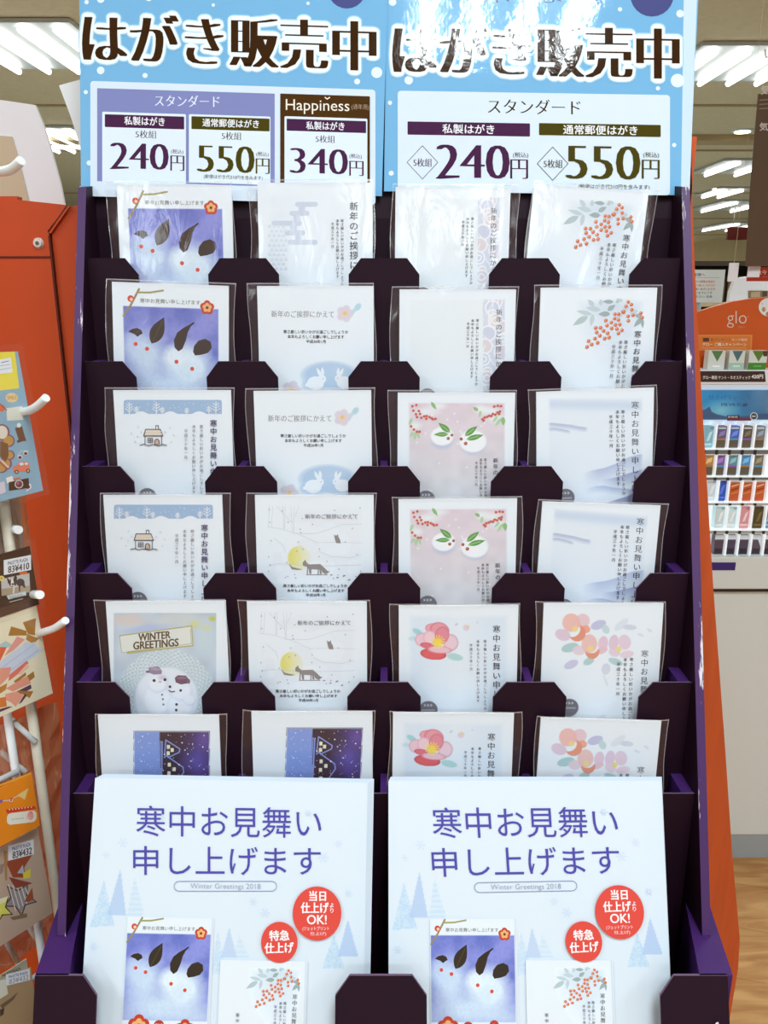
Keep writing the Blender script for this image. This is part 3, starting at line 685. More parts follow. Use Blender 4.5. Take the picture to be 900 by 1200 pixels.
def card_night():
    a = Art(CM[6, 1], (110, 700, 5)); a.sheet(CW, CHT, .0016)
    x0, y0, x1, y1 = 236, 787, 676, 1300
    a.poly([(x0-4, y0-4), (x1+4, y0-4), (x1+4, y1+4), (x0-4, y1+4)], (40, 32, 40))
    def p(C, X, Y):
        A = boxa(X, Y, x0, y0, x1, y1, 2)
        D = np.tile(np.array([48., 32., 48.]), (len(C), 1))
        n = vnoise(X, Y, 60, 6)*.6+vnoise(X, Y, 25, 7)*.4
        mixc(D, np.clip((X-470)/150, 0, 1)*(.4+.6*n), (74, 62, 150)); soft(D, X, Y, 600, 960, 120, 110, (92, 82, 176), .9, .8); soft(D, X, Y, 650, 830, 60, 90, (110, 84, 160), .9, .7)
        mixc(D, np.clip((388-X)/5, 0, 1), (128, 156, 222)); mixc(D, np.clip((388-X)/5, 0, 1)*np.clip((Y-900)/300, 0, 1)*.4, (90, 120, 205))
        C[:] = C*(1-A[:, None])+D*A[:, None]
    a.zraster(x0, y0, x1, y1, CELL, p)
    O = (128, 150, 216)
    a.poly([(388, 840), (404, 850), (402, 990), (398, y1-8), (380, y1-8), (384, 960)], O)
    a.line([(394, 850), (392, 1000)], 4, (60, 52, 76))
    for pts in [[(414, 925), (422, 836), (504, 888), (500, 908), (436, 938), (430, 924)], [(440, 938), (522, 995), (527, 1024), (470, 1110), (430, 1150)], [(430, 925), (412, 938)]]: a.line(pts, 7, O)
    for i in range(3):
        for (x, y) in [(437, 876), (459, 894), (436, 913), (442, 980), (471, 1007), (440, 1030), (445, 1080)]:
            if i == 0: a.poly([(x-9, y-11), (x+9, y-11), (x+9, y+11), (x-9, y+11)], (228, 232, 206))
    r = random.Random(11)
    for _ in range(150):
        x = r.uniform(x0+6, x1-6); y = r.uniform(y0+6, y1-6); q = r.choice([2, 2.5, 3, 4.5]); a.ell(x, y, q, q, r.choice([(236, 240, 250), (206, 206, 196), (190, 196, 230)]), n=7)
    return a
def card_pattern():
    a = Art(CM[2, 3], (450, 200, 4.8)); a.sheet(CW, CHT, .0016)
    def p(C, X, Y):
        mixc(C, .5*boxa(X, Y, 140, 722, 684, 1600, 10), (226, 234, 238))
        A = boxa(X, Y, 556, 724, 680, 1400, 2); D = np.tile(np.array([208., 216., 233.]), (len(C), 1))
        for k in range(16):
            rr = np.random.RandomState(k); cx, cy, r_ = rr.uniform(560, 680), 735+k*36, rr.uniform(24, 44)
            soft(D, X, Y, cx, cy, r_, r_, [(214, 210, 222), (202, 210, 230), (212, 219, 232), (219, 212, 217)][k % 4], .08, 1)
            d = np.abs(np.sqrt((X-cx)**2+(Y-cy)**2)-r_); mixc(D, np.clip((5-d)/2, 0, 1), (236, 240, 246))
            if k % 3 == 0: d = np.abs(np.sqrt((X-cx)**2+(Y-cy)**2)-r_*.45); mixc(D, np.clip((5-d)/2, 0, 1), (236, 240, 246))
        for k in range(5):
            d = np.abs((X-560)-(40+14*k)*np.sin((Y-722)/90+k)); mixc(D, np.clip((4-d)/2, 0, 1)*(vnoise(X, Y, 60, k) > .5), (236, 240, 246))
        C[:] = C*(1-A[:, None])+D*A[:, None]
    whole(a, p)
    a.vtext(SHIN, 648, 778, 41.5, 37, INK, 'n', -.02); body(a, 526, 834, 499, 834, 473, 853, 21, 18, INK, -.02)
    return a
def card_snowrabbit():
    a = Art(CM[3, 3], (450, 450, 4.8)); a.sheet(CW, CHT, .0016)
    r = random.Random(4)
    def p(C, X, Y):
        A = np.clip(boxa(X, Y, 136, 102, 684, 1500, 12), 0, 1)
        t = np.clip((Y-105)/520, 0, 1)[:, None]
        D = np.array([218., 206., 218.])*(1-t)+np.array([212., 214., 220.])*t
        D = D + ((vnoise(X, Y, 50, 2)-.5)*10)[:, None]
        for cx, cy, rx, ry in [(240, 155, 90, 34), (180, 235, 50, 34), (590, 150, 90, 32), (630, 190, 60, 40), (300, 125, 70, 26), (540, 140, 50, 34)]: soft(D, X, Y, cx, cy, rx, ry, (228, 236, 240), .8, .95)
        for cx, cy, rx, ry in [(328, 310, 74, 64), (500, 332, 86, 74)]: soft(D, X, Y, cx, cy+4, rx, ry, (186, 196, 222), .35, .9)
        for cx, cy, rx, ry in [(327, 294, 70, 56), (500, 322, 83, 68)]: soft(D, X, Y, cx, cy, rx, ry, (238, 244, 250), .16, 1)
        for _ in range(24):
            x, y = r.uniform(150, 670), r.uniform(120, 640); soft(D, X, Y, x, y, 8, 8, (236, 232, 240), .6, 1)
        C[:] = C*(1-A[:, None])+D*A[:, None]
    whole(a, p); G = (138, 186, 120); G2 = (172, 206, 166)
    for q in [(158, 190, 140, 235, 9), (165, 270, 145, 300, 8), (175, 270, 172, 318, 9), (185, 268, 200, 310, 8), (265, 100, 295, 145, 10), (530, 150, 500, 130, 10), (545, 150, 535, 190, 8), (660, 190, 625, 240, 9), (668, 185, 672, 235, 12), (640, 180, 610, 215, 8)]: a.poly(leafpts(*q), G2 if q[4] < 10 else G)
    for q in [(372, 272, 305, 218, 16), (362, 282, 280, 284, 13), (455, 292, 526, 236, 16), (464, 312, 560, 286, 15)]: a.poly(leafpts(*q), (92, 156, 80)); a.line([q[:2], (q[0]*.3+q[2]*.7, q[1]*.3+q[3]*.7)], 4, (160, 204, 124))
    for x, y, q in [(361, 306, 9), (382, 287, 8), (434, 309, 9), (459, 334, 10)]: a.ell(x, y, q, q, (150, 60, 50), n=12); a.ell(x-2, y-2, q*.4, q*.4, (220, 150, 130), n=8)
    BR = (204, 92, 76)
    for x, y in [(165, 150), (180, 170), (196, 152), (186, 186), (203, 168), (210, 190), (226, 182), (240, 180), (238, 196), (256, 186), (268, 192), (275, 198), (290, 196), (160, 125), (182, 118), (152, 238), (168, 256), (185, 268), (200, 268),
                 (553, 198), (566, 188), (580, 184), (592, 178), (604, 180), (612, 168), (626, 172), (638, 160), (652, 154), (648, 168), (560, 205), (620, 126), (640, 122), (658, 124)]:
        a.ell(x, y, 7.5, 7.5, BR, n=10)
    a.vtext(SHIN, 628, 414, 34, 30, INK, 'n'); body(a, 570, 417, 545, 417, 519, 436, 20, 17, INK)
    return a
def card_redcamellia():
    a = Art(CM[5, 3], (450, 700, 5.294)); a.sheet(CW, CHT, .0016)
    def p(C, X, Y):
        mixc(C, .6*boxa(X, Y, 150, 105, 775, 1300, 30)*np.clip(.4+np.abs(X-470)/300-Y/2400, 0, 1), (208, 226, 244))
        def petal(cx, cy, rx, ry, col, edge, rot=0):
            soft(C, X, Y, cx, cy, rx, ry, edge, .06, .9, rot); soft(C, X, Y, cx, cy, rx*.95, ry*.94, col, .25, .95, rot)
        soft(C, X, Y, 208, 214, 40, 20, (150, 208, 212), .3, .9, 30); soft(C, X, Y, 175, 255, 30, 18, (186, 220, 226), .5, .8, 0)
        soft(C, X, Y, 440, 370, 56, 24, (172, 214, 214), .2, .95, 12)
        petal(300, 190, 46, 30, (232, 166, 178), (210, 130, 150)); petal(345, 205, 64, 52, (230, 158, 168), (206, 120, 140), 20)
        petal(236, 262, 46, 44, (232, 200, 214), (214, 160, 180)); petal(284, 250, 42, 46, (238, 206, 216), (222, 170, 190)); petal(415, 280, 48, 54, (232, 206, 220), (210, 160, 182), -10)
        petal(360, 235, 46, 56, (226, 140, 156), (206, 120, 140), 10); petal(306, 352, 84, 36, (224, 96, 102), (190, 60, 70), 6)
        petal(270, 300, 48, 20, (222, 110, 124), (196, 80, 96), 10); petal(345, 325, 80, 24, (234, 196, 208), (210, 140, 160), 4)
        soft(C, X, Y, 335, 278, 38, 38, (244, 216, 80), .5, .95)
        soft(C, X, Y, 510, 188, 24, 24, (220, 200, 220), .4, .8); soft(C, X, Y, 520, 180, 12, 10, (236, 212, 130), .5, .9); soft(C, X, Y, 450, 168, 13, 8, (200, 196, 222), .3, .8, -40); soft(C, X, Y, 580, 155, 8, 6, (210, 206, 226), .3, .8)
    whole(a, p)
    for k in range(14):
        t = k*.449; a.line([(335, 280), (335+38*math.cos(t), 276+36*math.sin(t))], 3, (246, 222, 90)); a.ell(335+40*math.cos(t), 276+38*math.sin(t), 4, 4, (250, 232, 130), n=8)
    a.vtext(KAN, 698, 172, 57.5, 50, INK, 'n', 0); body(a, 627, 262, 583, 262, 540, 285, 24.5, 20, INK)
    return a
def art_berries(a, cell=CELL):     # zoomed card coordinates
    def p(C, X, Y):
        A = np.clip(boxa(X, Y, 320, 676, 730, 1150, 60), 0, 1)*np.clip(1.3-np.abs(X-560)/330-(Y-676)/420, 0, 1)
        mixc(C, .7*A, (200, 216, 232))
        soft(C, X, Y, 560, 720, 180, 60, (204, 220, 234), .8, .8); soft(C, X, Y, 600, 880, 90, 50, (214, 226, 238), .8, .6)
    a.zraster(316, 672, 736, 1150, cell, p)
    for q, c in [((395, 778, 306, 832, 18), 0), ((470, 742, 383, 728, 15), 1), ((420, 768, 328, 746, 13), 1), ((425, 765, 412, 838, 13), 1), ((525, 764, 455, 766, 16), 2), ((510, 744, 556, 712, 14), 2), ((545, 694, 480, 692, 12), 2), ((430, 720, 395, 680, 14), 1),
                 ((470, 715, 470, 678, 12), 1), ((560, 700, 580, 682, 10), 0), ((600, 740, 640, 720, 14), 1), ((640, 760, 690, 745, 14), 1), ((670, 770, 722, 785, 13), 2), ((715, 785, 664, 840, 14), 2), ((712, 790, 716, 848, 10), 2), ((560, 780, 600, 770, 12), 1), ((600, 690, 560, 676, 9), 1)]:
        a.poly(leafpts(*q), [(176, 196, 200), (188, 206, 214), (152, 172, 174)][c])
    for x, y in [(631, 695), (650, 710), (618, 720), (652, 740), (599, 753), (553, 766), (575, 766), (551, 792), (574, 800), (630, 778), (632, 805), (705, 760), (713, 786), (660, 772), (532, 815), (507, 832), (500, 803), (556, 828), (582, 826), (534, 848), (565, 852), (594, 860), (574, 878), (487, 863), (511, 877), (441, 846), (469, 845), (446, 872), (465, 892), (436, 908), (493, 908), (519, 902), (399, 923), (452, 933), (417, 943), (390, 957), (605, 752)]:
        a.ell(x, y, 10.5, 10.5, (214, 104, 52), n=12); a.ell(x-3, y-3, 3.6, 3.6, (244, 190, 150), n=8)
def card_berries():
    a = Art(CM[2, 4], (610, 215, 5)); a.sheet(CW, CHT, .0016); art_berries(a)
    a.vtext(KAN, 688, 862, 50, 43, INK, 'n', -.075); body(a, 618, 918, 586, 918, 545, 944, 28.5, 24, INK, -.075)
    return a
def card_mist():
    a = Art(CM[3, 4], (580, 420, 3.75)); a.sheet(CW, CHT, .0016)
    def p(C, X, Y):
        I = boxa(X, Y, 232, 170, 652, 1000, 14)
        mixc(C, I*.45, (216, 228, 242)); mixc(C, I*.6*np.exp(-((Y-195-.02*X)/24)**2), (186, 206, 232))
        def mount(xs, ys, col, depth, s):
            yl = np.interp(X, xs, ys); m = np.clip((Y-yl)/3, 0, 1)*np.clip(1-(Y-yl)/depth, 0, 1)*I*np.clip((X-xs[0])/(15 if xs[0] < 300 else 70), 0, 1)*np.clip((xs[-1]-X)/15, 0, 1); mixc(C, m*s, col)
        mount([225, 250, 290, 330, 370, 410], [284, 282, 286, 290, 298, 303], (160, 174, 208), 26, .9); mount([225, 260, 300, 335], [306, 304, 310, 318], (150, 164, 200), 18, .8)
        mount([385, 430, 480, 530, 570, 600, 640, 660], [505, 490, 480, 462, 440, 428, 420, 418], (168, 184, 218), 80, .85)
        mount([470, 520, 560, 600, 640, 660], [530, 524, 512, 500, 488, 480], (138, 152, 196), 60, .8)
        mount([395, 440, 480, 520, 560, 600, 660], [575, 560, 558, 566, 570, 574, 578], (156, 174, 212), 34, .8)
        mount([470, 530, 580, 610, 660], [640, 620, 605, 590, 570], (130, 142, 186), 90, .85)
    whole(a, p)
    a.vtext(KAN, 616, 188, 40.5, 35, INK, 'n', .0); body(a, 562, 226, 538, 226, 509, 248, 21, 18, INK, .01)
    return a
def card_camellias():
    a = Art(CM[5, 4], (580, 680, 3.75)); a.sheet(CW, CHT, .0016)
    def p(C, X, Y):
        S_ = lambda *q, **k: soft(C, X, Y, *q, **k)
        for cx, cy, rx, ry, col, rot in [(318, 300, 1, 1, (0, 0, 0), 0)]: pass
        for cx, cy, rx, ry, col, rot in [(455, 196, 36, 20, (188, 192, 226), -20), (487, 215, 22, 16, (188, 214, 220), 60), (590, 206, 34, 12, (204, 212, 230), 5), (555, 195, 40, 16, (216, 226, 238), -40), (330, 296, 40, 20, (164, 202, 204), -15), (412, 356, 26, 16, (168, 204, 208), -25), (530, 358, 34, 15, (172, 206, 210), 20), (335, 370, 34, 18, (196, 198, 226), -25), (488, 390, 20, 26, (208, 214, 232), 10), (640, 240, 16, 6, (214, 222, 236), 20), (680, 220, 14, 6, (214, 222, 236), 30), (486, 440, 4, 30, (214, 222, 234), -20), (470, 600, 20, 8, (216, 226, 238), -20),
                                         (298, 240, 36, 26, (216, 196, 216), 20), (386, 178, 32, 32, (226, 196, 206), 0), (335, 186, 40, 42, (232, 184, 178), 0), (400, 215, 20, 18, (232, 160, 140), 0),
                                         (370, 308, 30, 22, (222, 206, 220), 0), (415, 278, 36, 42, (230, 190, 186), 0), (475, 278, 22, 34, (222, 196, 212), 10), (468, 310, 30, 14, (226, 192, 206), -20),
                                         (522, 274, 22, 36, (220, 196, 216), 10), (570, 272, 28, 34, (222, 202, 218), -10), (525, 316, 26, 20, (222, 204, 220), 20), (580, 325, 32, 16, (226, 206, 220), -10)]:
            S_(cx, cy, rx, ry, col, s=.07, a=.92, rot=rot)
        for cx, cy, rx, ry, ox, oy, orx, ory in [(362, 232, 38, 38, 340, 214, 34, 34), (428, 312, 32, 34, 424, 290, 34, 30)]:
            d1 = ((X-cx)/rx)**2+((Y-cy)/ry)**2; d2 = ((X-ox)/orx)**2+((Y-oy)/ory)**2
            mixc(C, np.clip((1-d1)/.1, 0, 1)*np.clip((d2-1)/.1, 0, 1), (224, 148, 124))
        for cx, cy in [(352, 214), (420, 300), (544, 303)]: S_(cx, cy, 16, 15, (234, 216, 140), s=.4, a=.95)
    whole(a, p)
    a.vtext(KAN, 659, 306, 39, 34, INK, 'n', -.03); body(a, 600, 339, 573, 339, 543, 359, 21.5, 18, INK, -.03)
    return a
DESIGN = {(1,1):'rabbits',(2,1):'rabbits',(3,1):'house',(4,1):'house',(5,1):'winter',(6,1):'night',(1,2):'clouds',(2,2):'bunny',(3,2):'bunny',(4,2):'fox',(5,2):'fox',(6,2):'night',
          (1,3):'pattern',(2,3):'pattern',(3,3):'snowrabbit',(4,3):'snowrabbit',(5,3):'redcamellia',(6,3):'redcamellia',(1,4):'berries',(2,4):'berries',(3,4):'mist',(4,4):'mist',(5,4):'camellias',(6,4):'camellias'}
MAKE = dict(rabbits=card_rabbits, house=card_house, winter=card_winter, night=card_night, clouds=card_clouds, bunny=card_bunny, fox=card_fox, pattern=card_pattern, snowrabbit=card_snowrabbit, redcamellia=card_redcamellia, berries=card_berries, mist=card_mist, camellias=card_camellias)
TXT = dict(rabbits='card with leaf-eared snow rabbits', house='card with a blue tree band and small house', winter='WINTER GREETINGS card with two little snowmen on a doily',
           night='card with a sideways snowy night picture', clouds='white card with pale blue cloud bars', bunny='card with white bunnies on a blue cloud',
           fox='card with a grey fox and yellow moon', pattern='card with a pale pattern strip down the right', snowrabbit='pink card with two round snow rabbits',
           redcamellia='white card with one red and pink camellia', berries='white card with orange berries and grey leaves', mist='pale card with misty blue mountains', camellias='white card with three pastel camellias')
POS = {'rabbits': ('in the top row', 'in the second row'), 'house': ('in the third row', 'in the fourth row'), 'bunny': ('in the second row, under the cloud card', 'in the third row, above the fox cards'),
       'fox': ('in the fourth row, under the bunny cards', 'in the fifth row, above the night picture'), 'night': ('at the far left, above the left flyers', 'second from left, above the left flyers'),
       'pattern': ('in the top row', 'in the second row'), 'snowrabbit': ('in the third row', 'in the fourth row'), 'redcamellia': ('in the fifth row', 'in the sixth row, above the flyers'),
       'berries': ('tilted in the top row', 'in the second row'), 'mist': ('in the third row, in brighter light', 'in the fourth row'), 'camellias': ('in the fifth row', 'in the sixth row, above the flyers'),
       'winter': ('in the fifth row',), 'clouds': ('in the top row',)}
MESH = {}
def sleeve(parent, wl, wr, seed):
    r = np.random.RandomState(seed); nx, nz = 16, 20
    x0, x1 = -CW/2-wl, CW/2+wr; z0, z1 = 0.001, CHT+.0022
    px, pz = r.rand(4)*6, r.rand(4)*6
    bm = bmesh.new(); g = []
    for j in range(nz+1):
        row = []
        for i in range(nx+1):
            x = x0+(x1-x0)*i/nx; z = z0+(z1-z0)*j/nz
            e = min(1, min(i, nx-i)/2.0)
            side = max(0, abs(x)-CW/2)/.008
            y = -.0022 - .0007*math.sin(x*70+px[0])*math.sin(z*50+pz[0])*e + .0016*min(1, side)+.0007*math.sin(z*160+px[1])*min(1, side)
            xx = x+(.0012*math.sin(z*60+px[2]) if i in (0, nx) else 0)
            row.append(bm.verts.new((xx, y, z)))
        g.append(row)
    for j in range(nz):
        for i in range(nx):
            f = bm.faces.new((g[j][i], g[j][i+1], g[j+1][i+1], g[j+1][i])); f.smooth = True
    def strip(P, w):      # sealed edge of the film
        for (a, b_) in zip(P[:-1], P[1:]):
            t = (b_.co-a.co).normalized(); n = Vector((-t.z, 0, t.x))*w
            o_ = Vector((0, -.0003, 0))
            f = bm.faces.new([bm.verts.new(a.co+o_), bm.verts.new(b_.co+o_), bm.verts.new(b_.co+n+o_), bm.verts.new(a.co+n+o_)]); f.material_index = 1
    strip(g[nz], -.0011); strip([row[0] for row in g], -.0006); strip([row[nx] for row in g], .0006)
    return bm_obj('sleeve', bm, ['cellophane', 'cellophane_seam'], parent)
def sticker_mesh():
    a = Art(CM[3, 4], (580, 420, 3.75), .00075); R_ = .0078
    n = 32; Q = np.array([(R_*math.cos(2*math.pi*i/n), R_*math.sin(2*math.pi*i/n)) for i in range(n)])
    a.raw(Q, [tuple(range(n))], (122, 124, 134)); a.raw(Q*.9, [tuple(range(n))], (108, 110, 120))
    for k in range(3): a.raw(np.array([(-.004+.0026*k, .0030), (-.0028+.0026*k, .0030), (-.0016+.0026*k, .0040), (-.0028+.0026*k, .0050), (-.004+.0026*k, .0050), (-.0028+.0026*k, .0040)]), [tuple(range(6))], (210, 212, 220))
    a.raw(np.array([(-.0055, -.001), (.0055, -.001), (.0055, .0004), (-.0055, .0004)]), [(0, 1, 2, 3)], (168, 170, 178))
    return a.mesh('round_sticker')
STK = sticker_mesh()
seen = {}
for (r_, c_), d in sorted(DESIGN.items(), key=lambda t: (t[0][1], t[0][0])):
    i = seen.get(d, 0); seen[d] = i+1
    if d not in MESH: MESH[d] = MAKE[d]().mesh('card_'+d)
    root = empty('greeting_card', CM[r_, c_], TXT[d]+', '+POS[d][i], 'greeting card', 'greeting cards in the purple rack')
    link('card', MESH[d], root)
    wl, wr = ROWS[r_][c_-1][5]*.00066, ROWS[r_][c_-1][6]*.00066
    sleeve(root, wl, wr, r_*10+c_)
    if d in ('house', 'pattern', 'snowrabbit', 'redcamellia', 'mist', 'camellias'):
        s_ = link('round_sticker', STK, root); q = Art(CM[r_, c_], (0, 0, 1)).f([(0, 0)])
        s_.location = (-.0245, 0, .0545); s_['label'] = 'round grey sticker'

# ================================================================== flyers in the bottom box
FW, FH = .213, .30
def flyer_M(xl, yl, xr, yr, Y):
    a = at(xl, yl, Y); b_ = at(xr, yr, Y); T = (a+b_)/2; roll = math.atan2(b_.z-a.z, b_.x-a.x)
    R = Matrix.Rotation(-math.radians(23), 4, 'X') @ Matrix.Rotation(-roll, 4, 'Y')
    return Matrix.Translation(T-(R @ Vector((0, 0, FH)))) @ R
FM1 = flyer_M(109, 912, 433, 917, .5405); FM2 = flyer_M(459, 915, 771, 915, .5405)
VIO = (78, 70, 166); FPAP = (218, 229, 239)
a = Art(FM1, (50, 900, 2.25)); a.sheet(FW, FH, .0003, FPAP)
def fp(C, X, Y):
    mixc(C, .5*np.clip((190-X-Y*.05)/90, 0, 1)*np.clip(Y/600, 0, 1), (206, 224, 244)); mixc(C, .5*np.clip((X-790)/80, 0, 1)*np.clip(Y/500, 0, 1), (200, 222, 240))
    mixc(C, .25*(vnoise(X, Y, 150, 9))*np.clip(Y/500, 0, 1), (206, 224, 242))
    def tree(xt, yt, xl, xr, yb, col, al, tex):
        t = (Y-yt)/(yb-yt); x0 = xt+(xl-xt)*t; x1 = xt+(xr-xt)*t; m = (t > 0) & (t < 1) & (X > x0) & (X < x1)
        k = 1.0
        if tex == 1: k = np.where(vnoise(X, Y, 4, 2) > .55, .45, 1)
        if tex == 2: k = np.where(np.sin(Y*.45) > 0, .35, 1)
        mixc(C, m*al*k, col)
    T1, T2 = (180, 210, 236), (172, 196, 232)
    for q in [(162, 296, 124, 190, 418, T1, .8, 1), (205, 266, 170, 220, 388, T2, .75, 0), (243, 286, 222, 268, 388, T1, .5, 2),
              (462, 430, 440, 486, 545, T1, .6, 1), (492, 420, 470, 512, 500, T2, .6, 0), (518, 440, 500, 545, 500, T1, .4, 2),
              (768, 436, 738, 796, 528, T1, .85, 1), (805, 398, 778, 832, 497, T2, .8, 0)]: tree(*q)
a.raster(-FW/2+.0005, .0005, FW/2-.0005, FH-.0005, .0008, fp, paper=FPAP)
def flake(a, x, y, r, col):
    for k in range(3):
        t = k*math.pi/3; a.line([(x-r*math.cos(t), y-r*math.sin(t)), (x+r*math.cos(t), y+r*math.sin(t))], 3.2, col)
    for k in range(6):
        t = k*math.pi/3; a.ell(x+r*.7*math.cos(t), y+r*.7*math.sin(t), r*.22, r*.22, col, n=8)
for x, y, r in [(168, 230, 9), (212, 197, 13), (740, 236, 14), (780, 200, 10), (555, 352, 10), (586, 382, 13), (312, 130, 10), (806, 330, 9), (135, 470, 10), (700, 118, 8)]: flake(a, x, y, r, (208, 222, 240))
a.text('寒中お見舞い', 247, 98, 735, 179, VIO, 'r', .012); a.text('申し上げます', 239, 205, 733, 281, VIO, 'r', .004)
p = []
for cx, a0 in [(604, -90), (360, 90)]:
    for k in range(9): t = math.radians(a0+k*22.5); p.append((cx+13*math.cos(t), 311+13*math.sin(t)))
a.line(p, 1.6, (120, 140, 180), True)
a.text('Winter Greetings 2018', 390, 303, 575, 321, (140, 150, 180), 'l', .008)
mini = Art(FM1, (50, 900, 2.25))
q = mini.f([(225, 391), (447, 394)]); w1 = q[1, 0]-q[0, 0]
def minicard(a, x, z, w, h):
    for d, c in [(.0016, (222, 230, 240)), (.0009, (206, 216, 230))]:
        Q = np.array([(x-d*.2, z-h-d), (x+w+d, z-h-d), (x+w+d, z+d*.1), (x-d*.2, z+d*.1)]); a.raw(Q, [(0, 1, 2, 3)], c)
    a.raw(np.array([(x, z-h), (x+w, z-h), (x+w, z), (x, z)]), [(0, 1, 2, 3)], (226, 235, 243))
minicard(a, q[0, 0], q[0, 1], w1, w1*1.36); sub = SubArt(a, q[0, 0], q[0, 1], w1, 560)
art_rabbits(sub, .0006)
q = mini.f([(470, 504), (693, 506)]); w2 = q[1, 0]-q[0, 0]
hb = min(w2*1.45, q[0, 1]-.002)
minicard(a, q[0, 0], q[0, 1], w2, hb)
sb = SubArt(a, q[0, 0]-100*w2/660, q[0, 1]+625*w2/660, w2, 660)
art_berries(sb, .0006)
sb.vtext(KAN[:8], 688, 862, 44, 40, INK, 'm', -.02); sb.vtext(B1[:11], 612, 918, 29, 25, INK, 'r'); sb.vtext(B2[:11], 580, 918, 29, 25, INK, 'r'); sb.vtext(B3, 540, 944, 29, 25, INK, 'r')
sb.vtext('寒中', 250, 1005, 40, 30, INK, 'r')
RD = (222, 74, 62)
a.ell(724, 381, 64, 71, RD, n=40); a.ell(625, 457, 48, 54, RD, n=40)
WH = (246, 240, 242)
a.text('当日', 704, 322, 747, 348, WH, 'bb'); a.text('仕上げ', 682, 352, 754, 380, WH, 'bb'); a.vtext('より', 763, 352, 14, 14, WH, 'b'); a.text('OK!', 698, 385, 749, 409, WH, 'b'); a.text('(ジェットプリント', 686, 415, 756, 427, WH, 'r'); a.text('仕上げ)', 706, 429, 748, 440, WH, 'r')
a.text('特急', 599, 426, 651, 453, WH, 'bb', -.03); a.text('仕上げ', 587, 458, 662, 486, WH, 'bb', -.03)
FME = a.mesh('winter_flyer', 'glossy_print')
for side, M, t in [(-1, FM1, 'left'), (1, FM2, 'right')]:
    o = tag(link('winter_flyer', FME), f'front winter greetings flyer of the {t} stack in the bottom box', 'flyer', 'winter greetings flyers'); o.matrix_world = M
    for k in range(1, 5):
        b_ = Art(M, (0, 0, 1)); b_.sheet(FW, FH, .0003, (210, 222, 235)); 
        s_ = tag(link('winter_flyer', b_.mesh('winter_flyer_back')), f'white flyer showing only its edge behind the front one of the {t} stack', 'flyer', f'flyers behind the front one, {t} stack')
        s_.matrix_world = M @ Matrix.Translation((.0012*k*(1 if side < 0 else .35), .0008*k, .0006*k))

# ================================================================== left: orange display, white boards, wire stand with sticker packs
def traced(name, pts, Y, th, m, parent=None):
    bm = bmesh.new(); prism(bm, [at(x, y, Y) for x, y in pts], (0, th, 0)); return bm_obj(name, bm, m, parent)
def base_at(x, y): return Matrix.Translation((x, y, 0))
def under(o, root): o.parent = root; o.matrix_parent_inverse = root.matrix_world.inverted(); return o
OY = .86
od = empty('cardboard_display', base_at(-.50, OY), 'tall orange-red cardboard display with a rivet, left of the purple rack', 'display')
zt = at(0, 229, OY).z
lx = -.85; xe = at(57, 272, OY).x; xr = -.30
def P(x, y): return at(x, y, OY)
bm = bmesh.new(); prism(bm, [(lx, OY, zt), P(20, 230), P(20, 234), P(76, 240), P(57, 272), (xe, OY, 0), (lx, OY, 0)], (0, .012, 0)); under(bm_obj('front_panel', bm, 'orange_board'), od)
bm = bmesh.new(); prism(bm, [P(59, 272)+Vector((0, .003, 0)), P(82, 243)+Vector((0, .003, 0)), P(92, 238)+Vector((0, .003, 0)), (xr, OY+.003, zt), (xr, OY+.003, 0), (xe+.002, OY+.003, 0)], (0, .01, 0)); under(bm_obj('corner_panel', bm, 'orange_board'), od)
bm = bmesh.new(); prism(bm, [P(76, 240)+Vector((0, -.001, 0)), P(82, 242)+Vector((0, -.001, 0)), P(59.5, 274)+Vector((0, -.001, 0)), P(56.5, 272)+Vector((0, -.001, 0))], (0, .004, 0)); under(bm_obj('fold_strip', bm, 'orange_board'), od)
bm = bmesh.new()
zc = P(30, 301).z
box(bm, lx, xe-.001, OY-.0008, OY+.001, zc-.0012, zc+.0006); box(bm, xe-.0008, xe+.0012, OY-.0008, OY+.002, 0, P(57, 276).z)
tube(bm, [P(57, 272), P(79, 241)], .0014, 6); under(bm_obj('crease', bm, 'dark_crease'), od)
bm = bmesh.new(); box(bm, lx, xr, OY+.016, OY+.24, 0, zt-.02); under(bm_obj('body', bm, 'orange_board'), od)
c0 = P(45, 285)
bm = bmesh.new(); bmesh.ops.create_cone(bm, cap_ends=True, segments=24, radius1=.0055, radius2=.004, depth=.003, matrix=Matrix.Translation(c0+Vector((0, -.0015, 0))) @ Matrix.Rotation(math.radians(90), 4, 'X')); rv = under(bm_obj('rivet', bm, 'rivet_white'), od)
bm = bmesh.new(); bmesh.ops.create_cone(bm, cap_ends=True, segments=12, radius1=.0019, radius2=.0016, depth=.002, matrix=Matrix.Translation(c0+Vector((0, -.0036, 0))) @ Matrix.Rotation(math.radians(90), 4, 'X')); under(bm_obj('rivet_core', bm, 'rivet_core'), rv)

WY = 1.13
wb = empty('sign_board', Matrix.Translation((at(20, 120, WY).x, WY, 0)), 'white board with a curved right edge rising behind the orange display', 'board')
arc = [(-60, 114), (0, 117), (41, 123), (50, 145), (58, 170), (65, 195), (71, 218), (77, 250), (80, 300)]
bm = bmesh.new(); pts = [at(x, y, WY) for x, y in arc]; prism(bm, pts+[Vector((pts[-1].x, WY, 0)), Vector((pts[0].x, WY, 0))], (0, .006, 0)); under(bm_obj('board', bm, 'white_board'), wb)
bm = bmesh.new(); prism(bm, [at(x, y, WY-.002) for x, y in [(-40, 156), (14, 160), (24, 195), (37, 250), (-40, 250)]], (0, .0018, 0)); o = under(bm_obj('printed_panel', bm, 'beige_print'), wb); o['label'] = 'beige panel'
tag(traced('card_sheet', [(69, 100), (135, 82), (135, 222), (104, 222), (93, 170), (84, 140)], .801, .0012, 'white_board'), 'white card sheet poking out left from behind the left price poster', 'card sheet')

